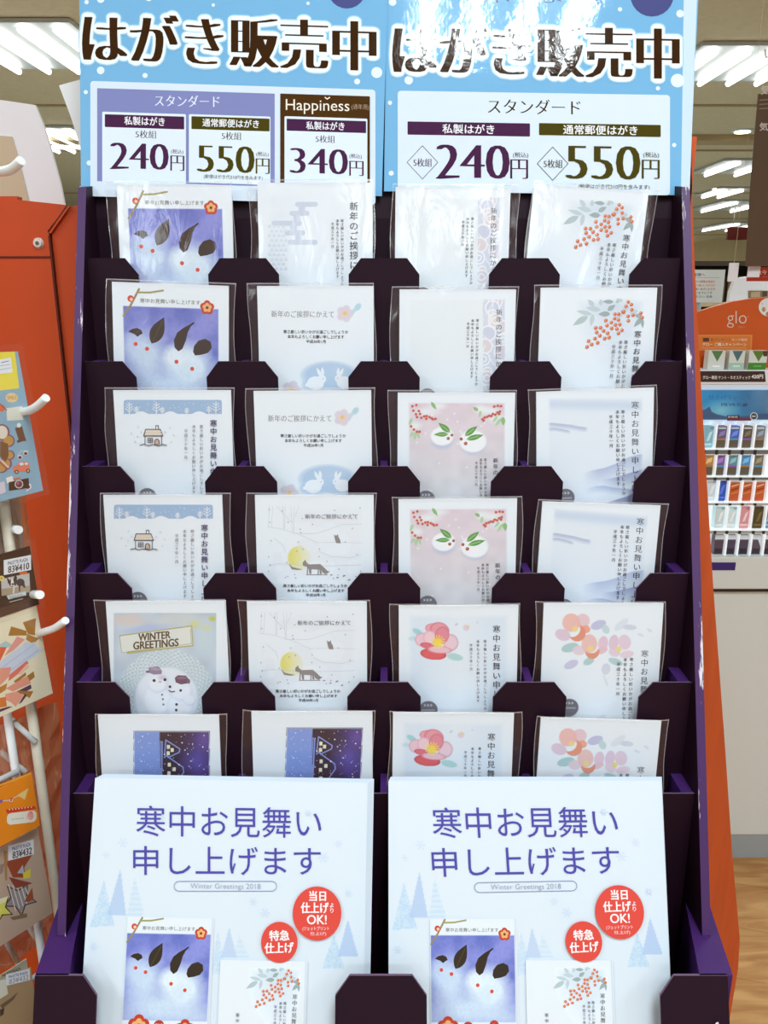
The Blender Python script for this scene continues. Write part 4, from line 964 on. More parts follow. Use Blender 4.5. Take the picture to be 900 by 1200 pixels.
# orange wing on the right
OW = .735
ow = [(810, 160), (811, 230), (815, 330), (822, 460), (836, 690), (850, 880), (858, 1000), (867, 1100), (865, 1135)]
pts = [at(x, y, OW) for x, y in ow]+[at(854, 1200, OW)]
pts.append(Vector((pts[-1].x, OW, 0)))
bm = bmesh.new(); cols = []
for p in pts: cols.append([bm.verts.new((.266, OW, p.z)), bm.verts.new((p.x, OW, p.z)), bm.verts.new((p.x, OW+.26, p.z)), bm.verts.new((.266, OW+.26, p.z))])
for a_, b_ in zip(cols[:-1], cols[1:]):
    for k in range(4): bm.faces.new((a_[k], a_[(k+1) % 4], b_[(k+1) % 4], b_[k]))
bm.faces.new(cols[0]); bm.faces.new(cols[-1][::-1]); bmesh.ops.recalc_face_normals(bm, faces=bm.faces[:])
ob = tag(bm_obj('cardboard_display', bm, 'orange_wood'), 'orange board with a flared edge standing along the right side of the purple rack', 'display')

# wire stand
PH = math.radians(50)
ws = empty('wire_stand', Matrix.Translation((-.37, .55, 0)), 'white wire display stand holding sticker packs at the left edge', 'display stand')
dv = Vector((math.cos(PH), math.sin(PH), 0)); nv = Vector((math.sin(PH), -math.cos(PH), 0))
rp = Vector((-.300, .605, 0))
for k, m in [(0, 'cream_paint'), (.020, 'white_paint'), (.075, 'white_paint'), (.13, 'cream_paint'), (.19, 'white_paint')]:
    b0 = rp-dv*k
    if k == 0: b0 = rp
    bm = bmesh.new(); r = .0042 if k in (0, .13) else .0034
    ztop = 1.74 if k else 1.34
    tube(bm, [b0, b0+Vector((0, 0, ztop))], r, 10); under(bm_obj('upright', bm, m), ws)
for h in (.3, .6, .902, 1.109, 1.32, 1.55, 1.70):
    bm = bmesh.new(); tube(bm, [rp-dv*.02+nv*.005+Vector((0, 0, h)), rp-dv*.21+nv*.005+Vector((0, 0, h))], .0026, 8); under(bm_obj('cross_wire', bm, 'white_paint'), ws)
def zig(px0, py0, px1, py1, Y):
    bm = bmesh.new(); tube(bm, [at(px0, py0, Y), at(px1, py1, Y)], .0025, 8); under(bm_obj('diagonal_wire', bm, 'white_paint'), ws)
zig(3, 834, 42, 870, .60); zig(30, 1080, 55, 1118, .61); zig(0, 1090, 22, 1130, .59); zig(0, 880, 30, 905, .6)
def hook(pts, Y0, r=.0031):
    bm = bmesh.new(); tube(bm, smooth_path([at(x, y, Y0+dy) for x, y, dy in pts], 5), r, 10); under(bm_obj('hook', bm, 'white_paint'), ws)
hook([(8, 482, .02), (30, 482, .0), (42, 477, -.01), (54, 466, -.018)], .598)
hook([(20, 750, .02), (46, 742, .0), (64, 736, -.012), (77, 727, -.02)], .60)
hook([(-20, 200, .02), (2, 201, .0), (14, 198, -.01), (25, 188, -.016)], .575)
hook([(5, 618, .02), (22, 621, 0)], .60, .0034); hook([(30, 696, .02), (47, 697, -.02)], .60, .0034)

def pack_M(px, yt, yb, Y, w, roll=0.0, ph=PH):
    t = at(px, yt, Y)
    vb = (yb-600)/FPX; zb = Y/(CT-vb*ST); hb = CAMZ-zb*(ST+vb*CT); h = t.z-hb
    return Matrix.Translation(t) @ Matrix.Rotation(ph, 4, 'Z') @ Matrix.Rotation(math.radians(roll), 4, 'Y') @ Matrix.Translation((-w/2, 0, -h)), h
def pack(M, w, h, art, label, film=True, name='sticker_pack', filmmat='cellophane', group='sticker packs on the wire stand'):
    r = empty(name, M, label, 'sticker pack', group)
    a = Art(M, (0, 0, 1)); a.sheet(w, h, .0012, art[0]); a.lim = (w, h)
    art[1](a, w, h); link('backing_card', a.mesh('backing_card', 'glossy_print'), r)
    if film:
        bm = bmesh.new(); n = 10; g = []
        for j in range(n+1):
            g.append([bm.verts.new((-w/2-.004+(w+.008)*i/6, -.002-.0006*math.sin(j*1.3+i), -.004+(h+.010)*j/n)) for i in range(7)])
        for j in range(n):
            for i in range(6): bm.faces.new((g[j][i], g[j][i+1], g[j+1][i+1], g[j+1][i])).smooth = True
        bm_obj('wrapper', bm, filmmat, r)
    return r
def tagp(a, x, y, w, h, rot, txt, head='MALTS PLAZA'):
    pass
def clipx(pts): return pts
# pack 1: yellow and blue sheet
M, h = pack_M(21, 412, 577, .60, .10, -3.5)
def art1(a, w, h):
    a.zoom((0, 400, 6))
    q = lambda L: L
    a.poly([(-60, 78), (104, 72), (136, 330), (-60, 352)], (236, 222, 84))
    a.poly([(-60, 140), (76, 114), (88, 218), (-60, 236)], (232, 238, 246)); a.line([(10, 150), (60, 138)], 5, (96, 100, 150)); a.line([(0, 172), (70, 162)], 6, (190, 200, 214)); a.line([(0, 200), (76, 186)], 6, (190, 200, 214))
    a.ell(82, 396, 44, 34, (228, 202, 150)); a.text('SMILE', 52, 384, 116, 410, (196, 150, 92), 'b', -.05)
    a.poly([(44, 470), (156, 456), (164, 552), (50, 558)], (222, 226, 214))
    a.ell(10, 470, 26, 24, (220, 110, 74)); a.line([(0, 440), (48, 486)], 5, (110, 80, 60))
    for x, y, r in [(10, 640, 58), (60, 700, 44), (70, 800, 34), (40, 860, 44), (10, 880, 46)]: a.ell(x, y, r, r, (124, 92, 120))
    for x, y, r in [(8, 640, 50), (58, 700, 36), (66, 800, 27), (36, 860, 36), (6, 880, 38)]: a.ell(x, y, r, r, (196, 150, 84))
    a.ell(16, 640, 36, 46, (226, 218, 204)); a.poly([(0, 700), (56, 720), (60, 800), (40, 850), (0, 810)], (128, 90, 54)); a.line([(0, 830), (60, 886)], 9, (226, 210, 214)); a.line([(0, 850), (46, 896)], 7, (170, 70, 74))
    a.poly([(104, 610), (154, 596), (166, 640), (184, 700), (160, 702), (120, 714), (118, 700), (130, 690)], (116, 82, 58)); a.ell(132, 590, 14, 16, (230, 234, 236))
    for x, y in [(140, 814), (180, 786)]: a.ell(x, y, 17, 15, (238, 238, 240)); a.ell(x, y+2, 13, 11, (120, 54, 70))
    a.line([(122, 800), (150, 770), (196, 770)], 3, (232, 230, 222))
    a.poly([(90, 880), (120, 872), (132, 850), (196, 846), (208, 880), (206, 912), (92, 920)], (226, 130, 104)); a.ell(150, 862, 16, 10, (222, 230, 236)); a.ell(184, 860, 12, 9, (222, 230, 236))
    for x, y in [(116, 918), (196, 910)]: a.ell(x, y, 14, 14, (86, 56, 40)); a.ell(x, y, 7, 7, (226, 200, 150))
    a.poly([(40, 960), (84, 946), (100, 980), (50, 1000)], (236, 232, 228)); a.poly([(180, 1010), (214, 1000), (220, 1030), (186, 1056)], (236, 230, 236)); a.poly([(184, 1020), (208, 1012), (212, 1028), (188, 1044)], (128, 72, 110))
    a.poly([(60, 990), (200, 960), (204, 1030), (62, 1050)], (70, 48, 30)); a.poly([(90, 964), (140, 954), (142, 968), (92, 978)], (196, 120, 100)); a.ell(132, 1004, 30, 30, (216, 206, 196)); a.ell(132, 1004, 23, 23, (120, 60, 76)); a.ell(126, 998, 8, 8, (180, 120, 140))
    a.poly([(-40, 1000), (30, 984), (40, 1060), (-40, 1092)], (214, 206, 220))
pack(M, .10, h, ((142, 178, 200), art1), 'yellow and blue sticker pack with a camera, car and boot, topmost on the wire stand')
# pack 2: grey white card behind, below pack 1
M, h = pack_M(21, 572, 690, .622, .10)
def art2(a, w, h):
    a.zoom((0, 570, 8)); a.poly([(5, 60), (40, 60), (75, 330), (75, 365), (20, 340)], (236, 240, 242)); a.poly([(-60, 400), (0, 400), (34, 480), (0, 510), (-60, 510)], (228, 232, 236))
pack(M, .10, h, ((200, 208, 214), art2), 'pale grey sticker pack half hidden between the yellow-blue and the dog packs', True, filmmat='brown_cellophane')
# pack 3: dog
M, h = pack_M(35, 640, 709, .60, .085, -2)
def pricetag(a, x0, y0, x1, y1, dy, txt, col=(60, 60, 70)):
    s = dy/(x1-x0)
    a.poly([(x0, y0), (x1, y0+dy), (x1+2, y1+dy), (x0+2, y1)], (234, 238, 242))
    hh = y1-y0
    a.text('PALETTE PLAZA', x0+hh*.28, y0+hh*.10, x1-hh*.2, y0+hh*.32, (80, 96, 150), 'b', s)
    a.text(txt, x0+hh*.3, y0+hh*.40, x1-hh*.12, y0+hh*.86, col, 'b', s)
def art3(a, w, h):
    a.zoom((0, 570, 8))
    pricetag(a, 34, 692, 290, 832, -50, '83¥410')
    a.poly([(10, 868), (275, 812), (282, 992), (14, 1026)], (196, 198, 196)); a.poly([(14, 960), (281, 930), (282, 992), (14, 1026)], (172, 156, 132))
    a.poly([(60, 845), (90, 880), (96, 910), (76, 910)], (58, 40, 24)); a.poly([(140, 830), (160, 850), (150, 930), (112, 900)], (58, 40, 24)); a.ell(116, 905, 34, 38, (74, 52, 32)); a.poly([(104, 870), (122, 866), (132, 930), (100, 934)], (236, 234, 228)); a.ell(118, 916, 12, 9, (40, 30, 24))
    a.ell(190, 900, 40, 36, (64, 46, 30)); a.poly([(200, 880), (226, 900), (240, 950), (222, 950), (208, 930)], (70, 50, 34)); a.poly([(172, 920), (190, 920), (188, 985), (178, 985)], (72, 54, 36)); a.line([(130, 930), (126, 1000)], 14, (222, 218, 208))
    a.poly([(60, 1024), (240, 984), (246, 1020), (130, 1044), (80, 1060)], (196, 216, 220)); a.text('Boston terrier', 90, 1030, 214, 1046, (70, 80, 84), 'r', -.2); a.line([(90, 1084), (214, 1052)], 5, (220, 226, 224))
    a.poly([(180, 806), (250, 796), (256, 820), (186, 830)], (224, 106, 48)); a.ell(14, 862, 26, 26, (224, 210, 120)); a.ell(14, 862, 9, 9, (210, 120, 80))
pack(M, .085, h, ((62, 42, 22), art3), 'dark brown dog sticker pack with a white 410 yen price tag')
# pack 4: ribbons
M, h = pack_M(42, 706, 815, .60, .10, -3.2)
def art4(a, w, h):
    a.zoom((0, 700, 6)); OCH = (172, 122, 50); PK = (232, 158, 136); OR = (224, 100, 62); PV = (92, 58, 86)
    for q, c in [([(160, 176), (252, 146), (246, 268), (196, 258)], OCH), ([(78, 204), (186, 236), (188, 268), (58, 270)], OCH), ([(190, 256), (270, 290), (236, 330), (182, 296)], (190, 140, 70)),
                 ([(0, 330), (40, 306), (82, 330), (80, 352), (0, 352)], (176, 206, 208)), ([(-20, 350), (48, 350), (0, 450), (-40, 440)], OR), ([(30, 412), (120, 274), (176, 296), (96, 372)], (230, 160, 150)),
                 ([(-40, 480), (190, 308), (210, 326), (244, 312), (254, 340), (296, 376), (60, 548), (70, 500), (-40, 500)], (206, 218, 238)), ([(-20, 500), (80, 490), (60, 560), (0, 620), (-30, 600)], PK),
                 ([(64, 546), (190, 444), (200, 464), (176, 500), (60, 590)], (228, 120, 100)), ([(118, 546), (190, 466), (204, 490), (150, 540)], (236, 196, 176)), ([(96, 590), (180, 526), (184, 548), (110, 604)], OCH), ([(190, 552), (236, 520), (244, 560), (206, 592)], OCH),
                 ([(40, 640), (190, 552), (218, 604), (90, 662)], PK), ([(120, 660), (216, 612), (222, 640), (150, 680)], PV), ([(122, 656), (234, 660), (208, 708), (150, 676)], OCH), ([(36, 680), (120, 660), (166, 690), (110, 768), (80, 740), (40, 720)], (236, 164, 140)),
                 ([(130, 750), (176, 676), (188, 690), (150, 740)], PV), ([(-20, 640), (50, 604), (40, 650), (-20, 690)], (196, 132, 60)), ([(-30, 710), (40, 700), (48, 766), (-30, 780)], (222, 126, 50)), ([(-20, 790), (60, 768), (90, 768), (0, 806)], PV)]:
        a.poly(q, c)
    for q in [((20, 490), (240, 330)), ((66, 520), (270, 370))]: a.line(q, 3, (160, 176, 216))
pack(M, .10, h, ((238, 232, 204), art4), 'cream sticker pack printed with a spray of ribbon strips')
# crinkled packet behind the rods
M, h = pack_M(66, 822, 1075, .630, .12)
bm = bmesh.new(); g = []
r2 = random.Random(9)
for j in range(15): g.append([bm.verts.new((-.06+.12*i/10, -.001+r2.uniform(-.003, .003), h*j/14)) for i in range(11)])
for j in range(14):
    for i in range(10): bm.faces.new((g[j][i], g[j][i+1], g[j+1][i+1], g[j+1][i]))
r_ = empty('cellophane_packet', M, 'crinkled brownish cellophane packets hanging behind the wire uprights', 'packet'); bm_obj('film', bm, 'brown_cellophane', r_)
# pack 5: orange
M, h = pack_M(37, 906, 968, .565, .09, -1)
def art5(a, w, h):
    a.zoom((0, 890, 6))
    a.poly([(-40, 190), (220, 88), (222, 104), (-40, 206)], (232, 160, 60)); a.line([(-20, 294), (60, 288), (130, 254), (196, 206)], 7, (206, 196, 180))
    a.poly([(120, 252), (200, 200), (174, 284)], (226, 196, 128)); a.poly([(-20, 286), (24, 282), (8, 308)], (120, 90, 170)); a.poly([(62, 276), (92, 266), (84, 306), (64, 304)], (200, 90, 60)); a.text('U', 66, 278, 88, 300, (240, 230, 220), 'b')
    a.poly([(40, 352), (240, 326), (256, 346), (50, 380)], (206, 66, 44))
    for i in range(8): a.ell(66+i*22, 352-i*2.5, 3.5, 6, (244, 226, 214), n=8)
    a.rrect(48, 380, 256, 462, 30, (228, 226, 214), -.12); a.text('my favorites', 80, 412, 166, 430, (120, 90, 70), 'l', -.1)
    a.ell(214, 394, 22, 30, (232, 160, 150)); a.ell(218, 372, 12, 9, (226, 140, 130)); a.ell(196, 410, 14, 8, (240, 190, 180))
pack(M, .09, h, ((228, 136, 34), art5), 'orange sticker pack with bunting and a white label plate', False)
# pack 6: stars
M, h = pack_M(44, 970, 1072, .575, .10, -2)
def star(cx, cy, R, rot, k=.42): return [(cx+(R if i % 2 == 0 else R*k)*math.cos(math.radians(rot+36*i)), cy+(R if i % 2 == 0 else R*k)*math.sin(math.radians(rot+36*i))) for i in range(10)]
def art6(a, w, h):
    a.zoom((0, 890, 6)); DK = (70, 48, 34)
    a.poly([(40, 720), (240, 650), (170, 760), (180, 830), (90, 830)], (156, 72, 36)); a.poly([(120, 800), (160, 740), (170, 800)], (180, 190, 200)); a.poly([(160, 800), (216, 768), (214, 830), (166, 840)], (226, 214, 60)); a.poly([(24, 642), (52, 642), (50, 850), (36, 850)], (172, 128, 78))
    a.poly(star(136, 980, 128, -62, .5), DK); a.poly(star(136, 980, 112, -62, .48), (150, 146, 150))
    for i in range(5): a.line([(60+i*30, 880+i*6), (110+i*26, 1060-i*16)], 7, (226, 222, 214))
    a.poly([(60, 826), (230, 870), (110, 906)], (140, 64, 44)); a.poly([(170, 1000), (226, 900), (236, 980), (210, 1000)], (160, 80, 40))
    a.poly(star(-10, 1050, 110, -50, .5), DK); a.poly(star(-10, 1050, 94, -50, .48), (224, 226, 100)); a.poly([(-40, 990), (60, 960), (40, 1000), (-40, 1030)], (236, 238, 200))
    a.poly([(70, 1110), (190, 1080), (190, 1110), (90, 1130)], (130, 110, 80)); a.poly([(0, 740), (30, 730), (20, 790), (0, 810)], (150, 130, 120))
    pricetag(a, 56, 606, 236, 712, -46, '83¥432')
pack(M, .10, h, ((190, 168, 148), art6), 'kraft sticker pack with striped stars and a 432 yen price tag')
# pack 7 and 8: low packs with tags
M, h = pack_M(36, 1134, 1290, .56, .09)
def art7(a, w, h):
    a.zoom((0, 1050, 7.5)); pricetag(a, 50, 690, 262, 790, -52, '83¥432', (170, 172, 180)); a.poly([(-50, 750), (50, 730), (70, 860), (-40, 930)], (226, 224, 208))
    a.poly([(0, 960), (90, 900), (160, 840), (120, 910), (20, 990)], (122, 100, 80)); a.poly([(0, 1000), (40, 980), (30, 1040), (0, 1060)], (90, 70, 60))
pack(M, .09, h, ((178, 150, 112), art7), 'tan sticker pack with a faded price tag at the bottom left corner', False)
M, h = pack_M(31, 1124, 1270, .58, .09)
def art8(a, w, h):
    a.zoom((0, 1050, 7.5)); a.text('PALETTE PLAZA', 20, 690, 180, 716, (90, 80, 70), 'b', -.42)
pack(M, .09, h, ((206, 200, 176), art8), 'pale card pack peeping out above the tan one at the bottom left', False)

# ================================================================== right background: counter, tobacco case, promotional stand
def front_box(name, x0, y0, x1, y1, Y, depth, m, parent=None, bev=.0):
    p, q = at(x0, y0, Y), at(x1, y1, Y)
    bm = bmesh.new(); box(bm, p.x, q.x, Y, Y+depth, q.z, p.z, bev=bev); return bm_obj(name, bm, m, parent)
CY = 1.84
cab = empty('counter_cabinet', Matrix.Translation((1.0, CY+.2, 0)), 'white counter cabinet on a grey plinth at the right, under the lit case', 'cabinet')
ztc = at(860, 692, CY).z
bm = bmesh.new(); box(bm, .62, 1.5, CY, CY+.5, .075, ztc, bev=.003); under(bm_obj('body', bm, 'cabinet_white'), cab)
bm = bmesh.new(); box(bm, .62, 1.5, CY+.004, CY+.48, 0, .074); under(bm_obj('plinth', bm, 'plinth_grey'), cab)
KY = 1.82
case = empty('tobacco_case', Matrix.Translation((1.0, KY+.1, ztc)), 'white lit shop case with five rows of small packs and a blue advert on top', 'display case')
zt_ = at(860, 452, KY).z; zg0 = at(860, 494, KY).z; zg1 = at(860, 652, KY).z
bm = bmesh.new(); box(bm, .62, 1.5, KY+.05, KY+.4, ztc+.012, zt_); under(bm_obj('body', bm, 'case_white'), case)
bm = bmesh.new(); box(bm, .62, 1.5, KY-.002, KY+.048, ztc+.012, zg1-.002, bev=.002); under(bm_obj('drawer', bm, 'cabinet_white'), case)
bm = bmesh.new(); box(bm, .62, 1.5, KY+.01, KY+.38, ztc+.0005, ztc+.0115); under(bm_obj('foot', bm, 'dark_shelf'), case)
pz, qz = at(828, 659, KY-.002), at(861, 668, KY-.002)
bm = bmesh.new(); box(bm, pz.x, qz.x, KY-.0035, KY-.0022, qz.z, pz.z); under(bm_obj('purple_label', bm, 'purple_sticker'), case)
M = Matrix.Translation((at(868, 492, KY+.03).x, KY+.03, at(868, 492, KY+.03).z))
hh = at(868, 457.5, KY+.03).z-M.translation.z
a = Art(M, (810, 440, 10)); a.sheet(.30, hh, .015, (96, 172, 222))
def pa(C, X, Y):
    t = np.clip((X-300)/700, 0, 1)[:, None]; D = np.array([60., 160., 226.])*(1-t)+np.array([96., 128., 168.])*t
    soft(D, X, Y, 350, 420, 260, 160, (150, 222, 246), .9, .9); D += ((vnoise(X, Y, 160, 3)-.5)*26)[:, None]
    yl = np.interp(X, [0, 150, 170, 215, 240, 300, 420, 500, 640, 760, 900, 1400], [400, 400, 390, 358, 420, 450, 478, 484, 470, 450, 440, 430]); mixc(D, np.clip((Y-yl)/8, 0, 1)*.9, (70, 96, 138)); mixc(D, np.clip((Y-510)/6, 0, 1)*.8, (110, 160, 206))
    C[:] = D
a.raster(-.1499, .0003, .1499, hh-.0003, .0012, pa)
a.text('仕上げていこう', 205, 225, 690, 285, (60, 112, 164), 'm'); a.text('MEVIUS', 355, 322, 580, 362, (56, 96, 150), 'mb'); a.ell(630, 345, 34, 18, (70, 90, 130), -15)
a.poly([(420, 465), (565, 465), (565, 500), (540, 524), (420, 524)], (60, 44, 60)); a.poly([(420, 500), (700, 500), (700, 530), (420, 530)], (126, 50, 70)); a.text('新発売', 430, 474, 545, 497, (226, 226, 226), 'b')
a.ell(735, 478, 46, 46, (220, 226, 230)); a.ell(735, 478, 36, 36, (70, 76, 84)); a.poly([(705, 470), (765, 470), (750, 486), (716, 488)], (190, 196, 200))
o = link('advert_panel', a.mesh('advert_panel', 'glossy_print')); o.matrix_world = M; under(o, case); o['label'] = 'blue seascape advert panel'
rows = [(497, 524, 531), (528, 556, 561), (560, 586, 590), (591, 618, 623), (624, 650, 656)]
COLS = [[(150, 200, 220), (110, 96, 140), (84, 110, 190), (96, 88, 70), (120, 130, 140)], [(190, 150, 96), (130, 96, 160), (110, 150, 160), (90, 150, 200), (128, 118, 96)],
        [(222, 236, 246), (60, 90, 180), (206, 96, 48), (204, 98, 52), (206, 94, 50)], [(214, 234, 238), (216, 236, 240), (226, 160, 164), (88, 74, 40), (110, 150, 180)], [(92, 74, 88), (86, 70, 96), (84, 72, 92), (100, 88, 100), (90, 76, 90)]]
CN = [['pale blue', 'grey and violet', 'blue and violet', 'dark olive', 'grey green'], ['dark gold-banded', 'dark violet-banded', 'dark teal', 'bright blue', 'dark beige'], ['white', 'deep blue', 'orange', 'orange', 'orange'],
      ['white', 'white', 'pink', 'dark olive', 'blue grey'], ['purplish brown', 'purplish brown', 'purplish brown', 'brown white-cornered', 'purplish brown']]
RN = ['top', 'second', 'middle', 'fourth', 'lowest']; ON = ['first', 'second', 'third', 'fourth', 'fifth']
XS = [[829, 844, 859, 874, 889], [829, 842, 857, 872, 887], [832, 844, 859.5, 874, 889], [842, 856, 871, 887, 899], [841, 855, 870, 885, 899]]
zback = KY+.049
for i, (y0, y1, y2) in enumerate(rows):
    zt1, zb1, zr = at(860, y0, KY+.03).z, at(860, y1, KY+.03).z, at(860, y2, KY+.03).z
    bm = bmesh.new(); box(bm, .62, 1.5, KY+.012, KY+.0495, zr, zb1-.0005); o = under(bm_obj('shelf', bm, 'case_white'), case)
    bm = bmesh.new(); box(bm, .62, 1.5, KY+.0085, KY+.0118, zr+.002, zb1-.003); o = under(bm_obj('price_rail', bm, 'rail_tag' if i > 1 else 'grey_rail'), case)
    for px in XS[i]:
        bm = bmesh.new(); x = at(px-5, y1, KY+.008).x; box(bm, x, x+.006, KY+.0065, KY+.0084, zr+.001, zb1-.002); under(bm_obj('button', bm, 'dark_shelf'), case)
        bm = bmesh.new(); x = at(px+7.4, y1, KY+.02).x; box(bm, x-.002, x+.002, KY+.014, KY+.0495, zb1, zt1+.003); under(bm_obj('partition', bm, 'case_white'), case)
    for j, px in enumerate(XS[i]):
        x = at(px, y1, KY+.022).x; w = .0215; hp = zt1-zb1-.004
        M = Matrix.Translation((x, KY+.022, zb1+.0002)); c = COLS[i][j]
        a = Art(M, (0, 0, 1)); a.sheet(w, hp, .02, c)
        rr = lambda u0, v0, u1, v1, col: a.raw(np.array([(u0*w-w/2, v0*hp), (u1*w-w/2, v0*hp), (u1*w-w/2, v1*hp), (u0*w-w/2, v1*hp)]), [(0, 1, 2, 3)], col)
        k = [min(255, int(q*1.25+20)) for q in c]; dk = [int(q*.6) for q in c]
        if i in (0, 1) and not (i == 0 and j == 0):
            rr(.0, .0, 1, .36, (104, 92, 74)); rr(.0, .36, 1, .44, [(150, 100, 190), (180, 130, 80), (90, 160, 200)][(i+j) % 3]); a.raw(np.array([(-.35*w, .5*hp), (.3*w, .6*hp), (.38*w, .82*hp), (-.2*w, .72*hp)]), [(0, 1, 2, 3)], k); rr(.1, .88, .9, .95, (220, 226, 230))
        elif i == 2 and j > 1:
            for q in range(3): a.raw(np.array([(-.4*w, (.3+.18*q)*hp), (.4*w, (.42+.18*q)*hp), (.4*w, (.48+.18*q)*hp), (-.4*w, (.36+.18*q)*hp)]), [(0, 1, 2, 3)], [(226, 150, 70), (150, 50, 30), (240, 200, 150)][q]); 
            rr(0, .9, 1, 1, (228, 236, 240))
        elif i == 4:
            rr(0, .78, 1, 1, (222, 232, 238)); rr(.1, .1, .9, .35, dk)
            if j == 3: a.raw(np.array([(.1*w, .78*hp), (.5*w, .78*hp), (.5*w, .4*hp)]), [(0, 1, 2)], (222, 232, 238))
        else:
            rr(.1, .12, .9, .2, k); a.raw(np.array([(-.2*w, .3*hp), (.1*w, .34*hp), (.4*w, .8*hp), (.05*w, .7*hp)]), [(0, 1, 2, 3)], k); rr(.6, .86, .95, .97, [int(q*.8) for q in c])
        tag(link('cigarette_pack', a.mesh('cigarette_pack', 'glossy_print')), f'small {CN[i][j]} pack, {ON[j]} from left in the {RN[i]} row of the lit case', 'cigarette pack', 'small packs in the lit case').matrix_world = M

# promotional stand on top of the case
GY = 1.90
gs = empty('promotional_stand', Matrix.Translation((1.0, GY, zt_)), 'orange promotional stand with a curved top and three sample boxes above the lit case', 'promotional stand')
zb_ = zt_+.0005
bp_ = at(868, 440, GY); M = Matrix.Translation((bp_.x, GY, zb_)); 
cur = [(800, 376), (820, 365), (840, 358.5), (860, 353), (880, 350), (900, 348.5), (930, 347), (960, 347)]
pts = [at(x, y, GY) for x, y in cur]
bm = bmesh.new(); prism(bm, [Vector((pts[0].x, GY, zb_))]+pts+[Vector((pts[-1].x, GY, zb_))], (0, .02, 0)); under(bm_obj('back_panel', bm, 'stand_orange'), gs)
a = Art(Matrix.Translation((bp_.x, GY-.001, zb_)), (800, 300, 7.5))
a.text('glo', 388, 482, 564, 632, (232, 214, 200), 'l'); a.line([(566, 536), (580, 532)], 3, (220, 190, 170)); a.text('グロー', 484, 616, 548, 632, (226, 190, 160), 'r')
a.ell(760, 450, 92, 82, (232, 236, 238)); a.ell(712, 470, 16, 22, (190, 150, 100)); a.ell(745, 510, 14, 20, (180, 140, 90)); a.ell(700, 420, 8, 10, (210, 214, 206))
a.poly([(130, 690), (615, 690), (608, 832), (130, 832)], (226, 126, 44)); a.line([(135, 700), (604, 700), (598, 824), (135, 824)], 3, (240, 176, 110), True)
a.poly([(178, 720), (232, 720), (232, 752), (178, 752)], (96, 56, 30)); a.text('新プレゼント', 246, 722, 424, 750, (150, 96, 56), 'b'); a.text('カード発売', 432, 724, 566, 748, (240, 214, 190), 'b')
a.text('グロー ご購入キャンペーン', 172, 762, 560, 792, (248, 232, 214), 'b'); a.line([(160, 808), (560, 808)], 3, (246, 210, 170)); a.text('期間中', 316, 838, 388, 864, (250, 190, 130), 'r'); a.text('02', 300, 880, 384, 940, (240, 120, 90), 'bb'); a.text('19', 490, 910, 552, 962, (226, 90, 80), 'bb')
o = link('printed_sheet', a.mesh('printed_sheet', 'glossy_print')); o.matrix_world = Matrix.Translation((bp_.x, GY-.001, zb_)); under(o, gs); o['label'] = 'lettering and offer panel printed on the orange back'
TYY = GY-.07
zsh = at(860, 434, TYY).z
bm = bmesh.new(); box(bm, pts[0].x, pts[-1].x, TYY, GY-.002, zb_, zsh-.0003, bev=.002); under(bm_obj('shelf', bm, 'white_board'), gs)
pq = at(820, 435.5, TYY), at(898, 448, TYY)
M = Matrix.Translation(((at(860, 440, TYY).x), TYY-.0012, at(860, 448.5, TYY).z))
a = Art(M, (800, 300, 7.5)); a.poly([(100, 1012), (722, 1012), (730, 1106), (100, 1106)], (62, 38, 34)); a.text('グロー専用 ケント・ネオスティック', 176, 1052, 594, 1084, (240, 236, 232), 'b'); a.text('420円', 606, 1042, 706, 1078, (246, 242, 238), 'bb')
o = link('price_strip', a.mesh('price_strip', 'glossy_print')); o.matrix_world = M; under(o, gs); o['label'] = 'dark price strip with white lettering'
for (x0, x1, x2, t, c, tri, dk_) in [(820, 828.5, 848, 'white-footed sample box with a green triangle, left of the two others', (222, 230, 228), (92, 132, 84), None), (850, 853, 871, 'sample box with a blue-grey triangle and pale green foot, in the middle', (176, 206, 190), (84, 116, 124), None), (874, 876, 897, 'sample box with a green triangle and bright green foot, at the right', (72, 138, 46), (96, 130, 46), 1)]:
    Yq = GY-.05; M = Matrix.Translation((at((x1+x2)/2, 434, Yq).x, Yq, zsh)); w = at(x2, 434, Yq).x-at(x1, 434, Yq).x; hq = at(860, 411, Yq).z-zsh
    a = Art(M, (0, 0, 1)); a.sheet(w, hq, .025, (222, 228, 220))
    R2 = lambda L, col: a.raw(np.array([(u*w-w/2, v*hq) for u, v in L]), [tuple(range(len(L)))], col)
    R2([(.15, .99), (.85, .99), (.55, .42)], tri); R2([(.0, .0), (1, .0), (1, .36), (0, .36)], c); R2([(.3, .14), (.75, .14), (.75, .22), (.3, .22)], [min(255, q+40) for q in c])
    if dk_: R2([(.72, .99), (1, .99), (1, .7), (.78, .7)], (84, 60, 40))
    tag(link('sample_box', a.mesh('sample_box', 'glossy_print')), t, 'sample box', 'sample boxes on the orange stand').matrix_world = M

